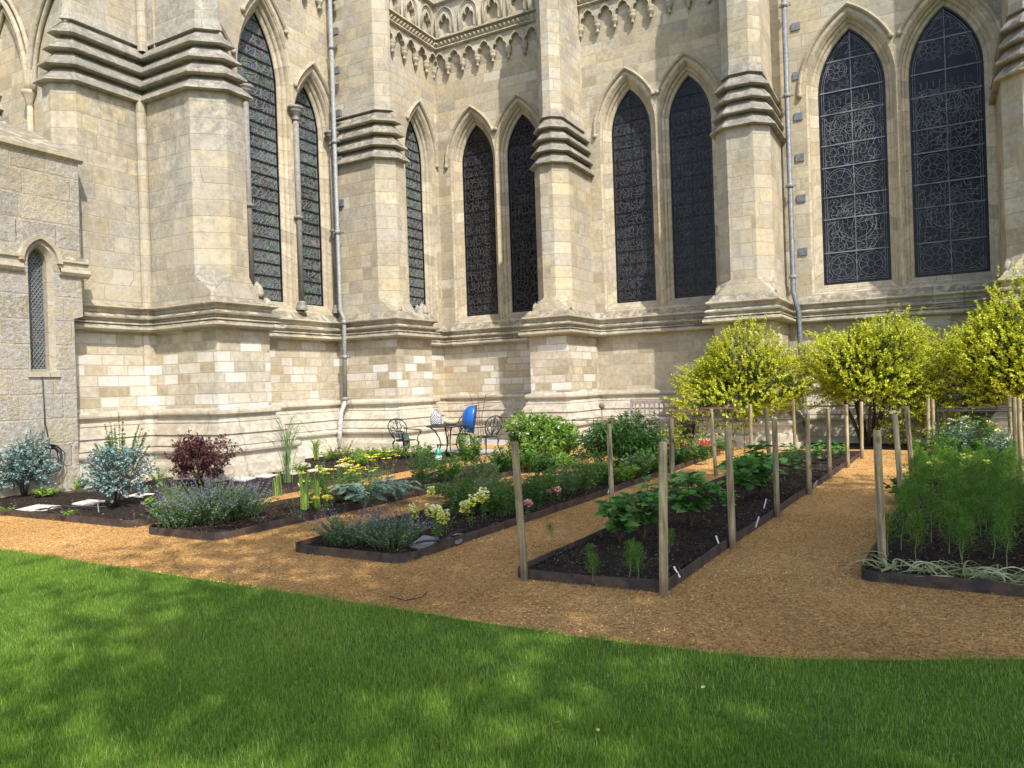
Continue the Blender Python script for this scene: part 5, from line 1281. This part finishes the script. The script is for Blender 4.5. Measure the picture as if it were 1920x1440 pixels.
for px, py, h, mt, lb in ((1762, 868, .62, 'green', 'leafy green stems behind the cosmos at the left cage leg'), (1805, 862, .85, 'silver', 'tall grey green stems inside the black wire cage'), (1848, 862, .8, 'green', 'tall leafy stems behind the right side of the wire cage'), (1880, 866, .6, 'silver', 'grey green clump left of the three right edge posts'), (1775, 855, .7, 'dkgreen', 'dark willow leaved stems behind the touching posts')):
    simple_plant(px, py, 'perennial', lb, 'perennial', n=30, h=h, spread=.32, leaf=mt, nl=24, L=.11, Wd=.024, up=.6, flower=fl_head(.05, 20, .03, .5, .08), fl_mat='fl_lemon')
for px, py, lb in ((1762, 905, 'pale yellow marigold at the back left of the cosmos'), (1815, 900, 'pale yellow marigold under the wire cage'), (1872, 905, 'white and yellow bloom at the right rear of the cosmos')):
    simple_plant(px, py, 'marigold', lb, 'flower', n=8, h=.36, spread=.2, leaf='green', nl=12, L=.05, Wd=.02, flower=fl_head(.04, 30, .028, .6, .6), fl_mat='fl_lemon')
# limp leaves laid along the front edge of the cosmos bed
lb = LeafBuf()
for i in range(170):
    t = R.random() ** .9; bx = -.42 + 1.75 * t; by = 6.42 - .05 * t + R.gauss(0, .05); a = R.gauss(0.1, .9) + (math.pi if R.random() < .45 else 0); L = R.uniform(.16, .42)
    s = np.linspace(0, 1, 9); x = bx + np.cos(a + s * R.gauss(0, 1.1)) * L * s; y = by + np.sin(a + s * R.gauss(0, 1)) * L * .45 * s; z = .075 + .10 * R.random() * np.sin(s * 3.0) + .012 * R.random()
    lb.ribbon(np.stack([x, y, z], 1), R.uniform(.011, .021), R.random())
tag(lb.build('wilted_bulb_leaves', M['garlic']), 'limp pale green strap leaves lying along the front steel edge of the cosmos bed', 'leaves', kind='stuff')

# ================================================================== GARDEN FURNITURE
def scrollwork(m_, f, w, h, r=.009):
    """openwork cast back: rounded rim, splayed ribs and loops; f maps (u,v) to 3-D"""
    rim = [(w * .62 * math.cos(rad(a)) * (1 if a < 180 else 1), h * .60 + h * .40 * math.sin(rad(a))) for a in range(0, 181, 15)]
    rim = [(w * .28, 0)] + [(w * .42, h * .2), (w * .5, h * .42)] + [(x * .85, y) for x, y in rim] + [(-w * .5, h * .42), (-w * .42, h * .2), (-w * .28, 0)]
    m_.tube([f(*p) for p in rim], r * 1.3, 6)
    for s in (-1, 1):
        m_.tube([f(0, .02), f(s * w * .12, h * .4), f(s * w * .24, h * .62), f(s * w * .16, h * .82), f(s * w * .02, h * .76), f(0, h * .55)], r, 5)
        m_.tube([f(0, .02), f(s * w * .30, h * .28), f(s * w * .44, h * .5), f(s * w * .34, h * .66), f(s * w * .22, h * .52)], r * .8, 5)
        m_.tube([f(s * w * .1, h * .1), f(s * w * .32, h * .12), f(s * w * .38, h * .28), f(s * w * .22, h * .34)], r * .8, 5)
        m_.tube([f(s * w * .2, h * .84), f(s * w * .36, h * .92), f(s * w * .26, h * .98)], r * .8, 5)
    m_.tube([f(0, 0), f(0, h)], r, 5)
    for v in (.45, .82): m_.tube([f(w * .08 * math.cos(rad(a)), h * v + h * .07 * math.sin(rad(a))) for a in range(0, 361, 45)], r * .8, 5)
def garden_chair(x, y, rz, label):
    c = empty('garden_chair', (x, y, .01), rz, label, 'chair', 'dark cast metal garden chairs')
    b = MB(); scrollwork(b, lambda u, v: (-.20 - v * .28, u, .44 + v * .98), .50, .46, .010); b.build('backrest', M['black_iron'], c)
    s = MB(); ring = [(.23 * math.cos(rad(a)) * (1.0), .22 * math.sin(rad(a)), .43 + .008 * math.cos(rad(2 * a))) for a in range(0, 360, 20)]
    s.loft([[(p[0], p[1], p[2] - .025) for p in ring], ring, [(p[0] * .9, p[1] * .9, p[2] - .006) for p in ring]], closed=True, vmode='c')
    for t in range(-3, 4):
        yy = t * .058; xx = math.sqrt(max(0, .044 - yy * yy)); s.box(-xx, xx, yy - .016, yy + .016, .412, .424)
    for t in (-.1, 0, .1): s.box(t - .015, t + .015, -.2, .2, .408, .4115)
    s.build('seat', M['black_iron'], c)
    for sx, sy in ((1, 1), (1, -1), (-1, 1), (-1, -1)):
        l = MB(); l.tube([(sx * .17, sy * .17, .42), (sx * .205, sy * .20, .36), (sx * .19, sy * .185, .22), (sx * .225, sy * .215, .08), (sx * .27, sy * .24, .0)], [.02, .022, .014, .012, .015], 6); l.build('leg', M['black_iron'], c)
    for sy in (1, -1):
        a = MB(); a.tube([(-.28, sy * .21, .66), (-.14, sy * .25, .645), (.05, sy * .27, .635), (.20, sy * .265, .64), (.235, sy * .26, .61), (.21, sy * .255, .58), (.18, sy * .255, .595)], .012, 6)
        a.tube([(.17, sy * .265, .635), (.20, sy * .255, .55), (.13, sy * .24, .48), (.16, sy * .21, .42)], .010, 6); a.build('armrest', M['black_iron'], c)
    return c
cxl, cyl = G(762, 861); garden_chair(cxl, cyl, rad(-12), 'left cast metal garden chair facing the round table, with a green cloth on it')
cxr, cyr = G(912, 854); garden_chair(cxr, cyr, rad(165), 'right cast metal garden chair turned towards the round table, nearest the peony bush')
cxb, cyb = G(862, 848); garden_chair(cxb, cyb, rad(-100), 'cast metal garden chair behind the round table holding the blue tub')
TX, TY = G(842, 860)
tb = empty('round_table', (TX, TY, .01), 0, 'round dark metal garden table on splayed curved legs', 'table')
m_ = MB(); m_.lathe([(0, .70), (.46, .70), (.485, .705), (.49, .72), (.48, .735), (.0, .738)], 32); m_.build('tabletop', M['black_iron'], tb)
for k in range(4):
    a = rad(45 + 90 * k); m_ = MB(); m_.tube([(math.cos(a) * r, math.sin(a) * r, z) for r, z in ((.40, .70), (.30, .62), (.20, .45), (.17, .30), (.24, .12), (.32, .0))], [.016, .016, .014, .013, .014, .018], 6); m_.build('leg', M['black_iron'], tb)
m_ = MB(); m_.tube([(.19 * math.cos(rad(a)), .19 * math.sin(rad(a)), .3) for a in range(0, 361, 30)], .008, 5); m_.build('stretcher', M['black_iron'], tb)
# blue tub leaning on the rear chair
tub = empty('tub', (cxb + .30, cyb + .02, .80), 0, 'blue flexible plastic tub tipped on its side on the rear garden chair', 'tub')
T = Matrix.Rotation(rad(28), 4, 'Z') @ Matrix.Rotation(rad(98), 4, 'Y') @ Matrix.Scale(1.45, 4, (1, 0, 0)) @ Matrix.Scale(.75, 4, (0, 0, 1))
m_ = MB(); m_.lathe([(0, -.24), (.07, -.235), (.13, -.20), (.18, -.13), (.215, -.03), (.23, .08), (.235, .16), (.225, .165), (.215, .08), (.20, -.03), (.16, -.13), (0, -.20)], 28, T=T); m_.build('bowl', M['blue'], tub)
m_ = MB(); m_.tube([T @ Vector((.235 * math.cos(rad(a)), .235 * math.sin(rad(a)), .165)) for a in range(0, 361, 15)], .012, 6); m_.build('rim', M['black_iron'], tub)
# checked bag, basket, things on and under the table
def checkmat():
    m, nt, b = newmat('checked_cloth'); q = NB(nt); tc = q.n('ShaderNodeTexCoord'); ck = q.n('ShaderNodeTexChecker'); q._in(ck.inputs['Vector'], tc.outputs['Object']); ck.inputs['Scale'].default_value = 42
    ck.inputs['Color1'].default_value = (.02, .03, .06, 1); ck.inputs['Color2'].default_value = (.6, .6, .6, 1); nt.links.new(ck.outputs['Color'], b.inputs['Base Color']); b.inputs['Roughness'].default_value = .9; return m
bag = empty('bag', (TX - .28, TY - .05, .75), rad(20), 'dark blue and white checked cloth bag on the left of the round table', 'bag')
m_ = MB(); lv = []
for z, sx, sy in ((0, .105, .07), (.02, .12, .085), (.10, .125, .09), (.20, .115, .075), (.25, .10, .05), (.255, .085, .035), (.20, .08, .03)):
    lv.append([(sx * (abs(math.cos(t)) ** .6) * (1 if math.cos(t) > 0 else -1), sy * (abs(math.sin(t)) ** .6) * (1 if math.sin(t) > 0 else -1), z + .008 * math.sin(3 * t)) for t in [2 * math.pi * k / 20 for k in range(20)]])
m_.loft(lv, closed=True, vmode='c'); m_.build('body', checkmat(), bag)
m_ = MB(); m_.tube([(-.05, 0, .24), (-.045, 0, .31), (0, 0, .34), (.045, 0, .31), (.05, 0, .24)], .006, 5); m_.build('handle', M['black'], bag)
bk = MB(); bk.lathe([(0, 0), (.10, 0), (.15, .03), (.165, .075), (.155, .09), (.14, .05), (.09, .02), (0, .02)], 18); 
for a in range(8): bk.lathe([(0, .04), (.035, .045), (.04, .07), (.02, .095), (0, .10)], 6, c=(.08 * math.cos(a * .8), .08 * math.sin(a * .8)))
bk = bk.build('basket', simple('straw_basket', (.55, .42, .28), .8, var=.4, scale=40)); bk.location = (TX + .08, TY, .75); tag(bk, 'pale straw bowl heaped with small items on the round table', 'bowl')
sp = empty('spray_bottle', (*G(822, 868), .01), rad(30), 'green spray bottle with white label standing by the table legs', 'bottle')
m_ = MB(); m_.lathe([(0, 0), (.065, 0), (.075, .02), (.078, .12), (.07, .21), (.045, .27), (.025, .29), (.025, .32), (0, .32)], 16); m_.build('body', M['teal'], sp)
m_ = MB(); m_.lathe([(.0785, .07), (.0795, .075), (.0795, .15), (.0765, .155)], 16); m_.build('label_band', M['white'], sp)
m_ = MB(); m_.tube([(0, 0, .31), (0, 0, .36)], .02, 8); m_.tube([(-.03, 0, .37), (.09, 0, .375)], .014, 8); m_.tube([(.04, 0, .36), (.05, 0, .30)], .007, 5); m_.build('spray_head', M['black'], sp)
cl = MB(); cl.loft([[(cxl - .05 + .10 * u, cyl - .12 + .06 * math.sin(u * 5) + v * .2, .47 + (.12 if k == 0 else -.02 if k == 1 else -.22)) for u in np.linspace(0, 1.6, 8)] for k, v in enumerate((.0, .3, .38))], vmode='c')
cl = cl.build('cloth', simple('green_grey_cloth', (.10, .16, .13), .95, var=.5)); tag(cl, 'crumpled dark green cloth hanging over the left garden chair seat', 'cloth')
# twiggy bare support behind the table
m_ = MB()
bx, by = -10.6, 17.0
for k in range(3): m_.tube([(bx + .08 * k, by, 0), (bx - .05 + .07 * k, by, .7), (bx - .25 + .25 * k, by, 1.35)], .008, 5)
for z in (.95, 1.1, 1.2): m_.tube([(bx - .45, by, z - .05), (bx + .6, by, z + .12)], .006, 5)
tag(m_.build('drying_rack', M['rust']), 'thin bare wire frame standing behind the checked bag at the wall', 'rack')

# bench
bn = empty('bench', (-6.12, 18.25, .18), rad(3), 'silvery grey wooden garden bench with slatted back against the aisle wall', 'bench')
def bpart(name, *boxes):
    m_ = MB()
    for b in boxes: m_.box(*b)
    return m_.build(name, M['teak'], bn)
w = .68
for s in (-1, 1):
    bpart('leg', (s * w - .03, s * w + .03, -.30, -.24, 0, .62)); bpart('leg', (s * w - .03, s * w + .03, .22, .28, 0, .92))
    bpart('armrest', (s * w - .045, s * w + .045, -.34, .22, .62, .65))
bpart('top_rail', (-w + .03, w - .03, .225, .26, .80, .88)); bpart('bottom_rail', (-w + .03, w - .03, .225, .26, .48, .53))
for k in range(11): bpart('back_slat', (-w + .10 + k * .125 - .02, -w + .10 + k * .125 + .02, .235, .252, .53, .80))
for k in range(5): bpart('seat_slat', (-w + .03, w - .03, -.27 + k * .098, -.27 + k * .098 + .078, .42, .445))
bpart('apron', (-w + .03, w - .03, -.285, -.262, .34, .42))

# plant supports
def ring_support(px, py, rr, h, legs, label, mat='rust', name='plant_support', grid=False, z0=.05, r=.006):
    x, y = G(px, py, z0); o = empty(name, (x, y, z0), 0, label, 'plant support', 'wire plant supports')
    m_ = MB(); m_.tube([(rr * math.cos(rad(a)), rr * math.sin(rad(a)), h) for a in range(0, 361, 15)], r, 6)
    if grid:
        for k in (-.5, 0, .5):
            q = math.sqrt(1 - k * k); m_.tube([(rr * k, -rr * q, h), (rr * k, rr * q, h)], r * .7, 5); m_.tube([(-rr * q, rr * k, h), (rr * q, rr * k, h)], r * .7, 5)
    m_.build('ring', M[mat], o)
    for k in range(legs):
        a = 2 * math.pi * k / legs + .4; l = MB(); l.tube([(rr * math.cos(a), rr * math.sin(a), -.05), (rr * math.cos(a), rr * math.sin(a), h)], r * .9, 5); l.build('leg', M[mat], o)
    return o
ring_support(1115, 862, .42, .80, 4, 'dark wire ring on thin legs between the white budded bush and the lily bush', r=.009)
ring_support(1290, 848, .42, .86, 5, 'brown wire ring support left, in front of the bench end', grid=True, r=.010)
ring_support(1355, 845, .45, .90, 5, 'brown wire ring support right, beside the first golden shrub', grid=True, r=.010)
cg = empty('plant_support', (.70, 14.6, .05), 0, 'black square wire cage over the plants at the back of the cosmos bed', 'plant support', 'wire plant supports')
m_ = MB(); q = [(-.62, -.7), (.62, -.7), (.62, .5), (-.62, .5), (-.62, -.7)]
for z in (.88,): m_.tube([(a, b, z) for a, b in q], .010, 5)
for t in (-.2, .2): m_.tube([(t, -.7, .88), (t, .5, .88)], .007, 5)
m_.tube([(-.62, -.1, .88), (.62, -.1, .88)], .007, 5); m_.build('grid', M['black'], cg)
for a, b in q[:4]:
    l = MB(); l.tube([(a, b, 0), (a, b, .88)], .010, 5); l.build('leg', M['black'], cg)
# stone ball finial on a rod, pots below the shrub, white bird figure
x, y = G(1131, 845, 0); m_ = MB(); m_.tube([(x, y, 0), (x, y, .98)], .012, 6); m_.lathe([(0, .96), (.05, .975), (.07, 1.03), (.05, 1.085), (0, 1.10)], 12, c=(x, y)); tag(m_.build('ball_topped_rod', M['pot']), 'thin rod topped with a brown ball behind the lily bush', 'garden ornament')
for px, lb in ((1288, 'grey stone trough below the right end of the bench'), (1345, 'second small grey pot right of the trough under the first golden shrub')):
    x, y = G(px, 822, .1); m_ = MB(); m_.lathe([(0, .12), (.14, .12), (.17, .16), (.21, .42), (.23, .45), (.22, .47), (.19, .45), (.17, .30), (0, .28)], 16, c=(x, y)); tag(m_.build('plant_pot', M['pot']), lb, 'pot', 'grey pots by the wall')
x, y = G(1336, 805, .3); m_ = MB(); m_.lathe([(.0, .2), (.16, .2), (.17, .25), (.07, .30), (.06, .62), (.10, .68), (.22, .80), (.23, .86), (.10, .92), (.0, .93)], 16, c=(x, y)); tag(m_.build('stone_urn', M['slab']), 'pale stone pedestal ornament half hidden by the first golden shrub', 'garden ornament')

# hose, cable coil, hoop, plant labels, small things
def wire(name, pts, r, mat, label, cat, closed=False):
    m_ = MB(); m_.tube(pts, r, 6); return tag(m_.build(name, M[mat]), label, cat)
H_ = lambda px, py, z=.08: (*G(px, py, z), z)
wire('hose', [H_(118, 968), H_(105, 962), H_(90, 955, .10), H_(96, 951, .115), H_(120, 949), H_(160, 951), H_(200, 950)], .010, 'black', 'black irrigation hose looping over the dark soil beside the largest stepping stone', 'hose')
wire('hose', [H_(780, 1018, .115), H_(800, 1014, .115), H_(830, 1013, .12), H_(850, 1000, .115), H_(875, 992, .08)], .010, 'black', 'black hose crossing the grey slabs in the centre bed', 'hose')
m_ = MB()
for k in range(7): m_.tube([(-13.0 + .01 * k, 7.15 + (.14 + .012 * k) * math.sin(rad(a)) + R.uniform(-.02, .02), .60 + (.17 + .012 * k) * math.cos(rad(a))) for a in range(0, 361, 24)], .008, 5)
m_.tube([(-12.98, 7.3, .45), (-12.8, 7.2, .42), (-12.7, 6.9, .36), (-12.8, 6.3, .2), (-12.8, 5.9, .15)], .008, 5)
tag(m_.build('cable_coil', M['black']), 'tangled coil of black cable hanging at the foot of the rubble wall', 'cable')
cx_, cy_ = G(130, 905, .05); R_ = .40
wire('wire_hoop', [(cx_ + R_ * .5 * math.cos(rad(a)), cy_ + R_ * .85 * math.cos(rad(a)), .42 + R_ * math.sin(rad(a))) for a in range(0, 361, 12)], .006, 'black', 'thin upright wire hoop standing before the left plinth corner', 'hoop')
for (px, py, L, lb) in ((1275, 1078, .10, 'white plant label lying at the front of the post bed'), (1350, 1022, .11, 'white label stick left of the second right edge post'), (1417, 985, .12, 'white label stick between second and third right edge posts'), (1432, 950, .12, 'white label stick next to the third right edge post'),
                      (1522, 893, .12, 'white label stick right of the fourth right edge post'), (1525, 912, .12, 'lower white label stick beside the fourth right edge post'), (1140, 922, .10, 'white label at the edge of the centre bed by the second post'), (567, 918, .14, 'white label among the iris leaves'), (185, 958, .12, 'pale stick near the hose in the far left bed')):
    x, y = G(px, py, .07); m_ = MB(); T = Matrix.Translation((x, y, .05)) @ Matrix.Rotation(R.uniform(-.6, .6), 4, 'Z') @ Matrix.Rotation(R.uniform(.2, .6) * R.choice((-1, 1)), 4, 'Y')
    m_.box(-.007, .007, -.001, .001, 0, L, T); tag(m_.build('plant_label', M['white']), lb, 'plant label', 'white plant labels')
x, y = G(252, 984, 0); m_ = MB(); m_.tube([(x, y, -.05), (x, y, .15)], .013, 8); tag(m_.build('edging_peg', M['steel']), 'short rusty peg holding the edging of the far left bed', 'peg')
# a few fallen leaves on the grass and twigs on the path
for px, py, lb in ((1315, 1292, 'small dry brown leaf lying on the shaded lawn, upper right'), (1122, 1368, 'dry leaf lying low in the middle of the lawn'), (1050, 1355, 'smallest dry leaf left of the middle of the lawn'), (1440, 1290, 'dry leaf near the path edge at the right of the lawn')):
    x, y = G(px, py, .06); b = LeafBuf(); b.add(np.array([[x, y, .065]]), np.array([[R.uniform(-1, 1), R.uniform(-1, 1), .1]]), .03, .018, .1, True); tag(b.build('fallen_leaf', M['tan']), lb, 'leaf', 'fallen leaves on the lawn')
for pts, lb in (([(730, 1118), (760, 1126), (790, 1120), (800, 1110)], 'thin curved twig lying on the wood chips in front of the centre bed'),):
    wire('twig', [H_(a, b, .02) for a, b in pts], .004, 'bark', lb, 'twig')

# ================================================================== SHADE TREES behind and to the right of the camera
def shade_tree(x, y, zc, rx, rz_, n, label, leaf=.20, seed=1, trunk_r=.28):
    root = empty('tree', (x, y, 0), 0, label, 'tree'); rr = random.Random(seed); nr = np.random.default_rng(seed)
    cl = []
    for i in range(58):
        d = unit(nr.normal(size=3)); cl.append(d * nr.random() ** .45 * [rx, rx, rz_])
    cl = np.array(cl); who = nr.integers(0, len(cl), n); P = cl[who] + nr.normal(size=(n, 3)) * [rx * .16, rx * .16, rz_ * .16] + [0, 0, zc]
    lb = LeafBuf(); lb.add(P, nr.normal(size=(n, 3)), leaf * nr.uniform(.7, 1.3, n), leaf * .6, .2); lb.build('crown', M['shade'], root)
    m_ = MB(); m_.tube([(0, 0, -.1), (0, 0, 1), (.1, .05, 3), (.05, -.05, zc - rz_ * .3)], [trunk_r * 1.3, trunk_r, trunk_r * .8, trunk_r * .4], 10)
    for c in cl[::3]:
        s0 = Vector((.05, 0, rr.uniform(zc * .35, zc - rz_ * .4))); e0 = Vector((c[0], c[1], c[2] + zc)); m_.tube([s0, s0.lerp(e0, .5) + Vector((0, 0, -.2)), e0], [trunk_r * .35, trunk_r * .2, .03], 6)
    m_.build('trunk', M['bark'], root)
shade_tree(5.8, 1.6, 11.0, 5.3, 2.6, 30000, 'broad green tree standing behind and right of the viewer, shading the lawn', .24, 4)
shade_tree(8.9, 14.5, 16.2, 2.5, 2.3, 3600, 'tall tree outside the right edge, dappling the aisle wall', .24, 9)
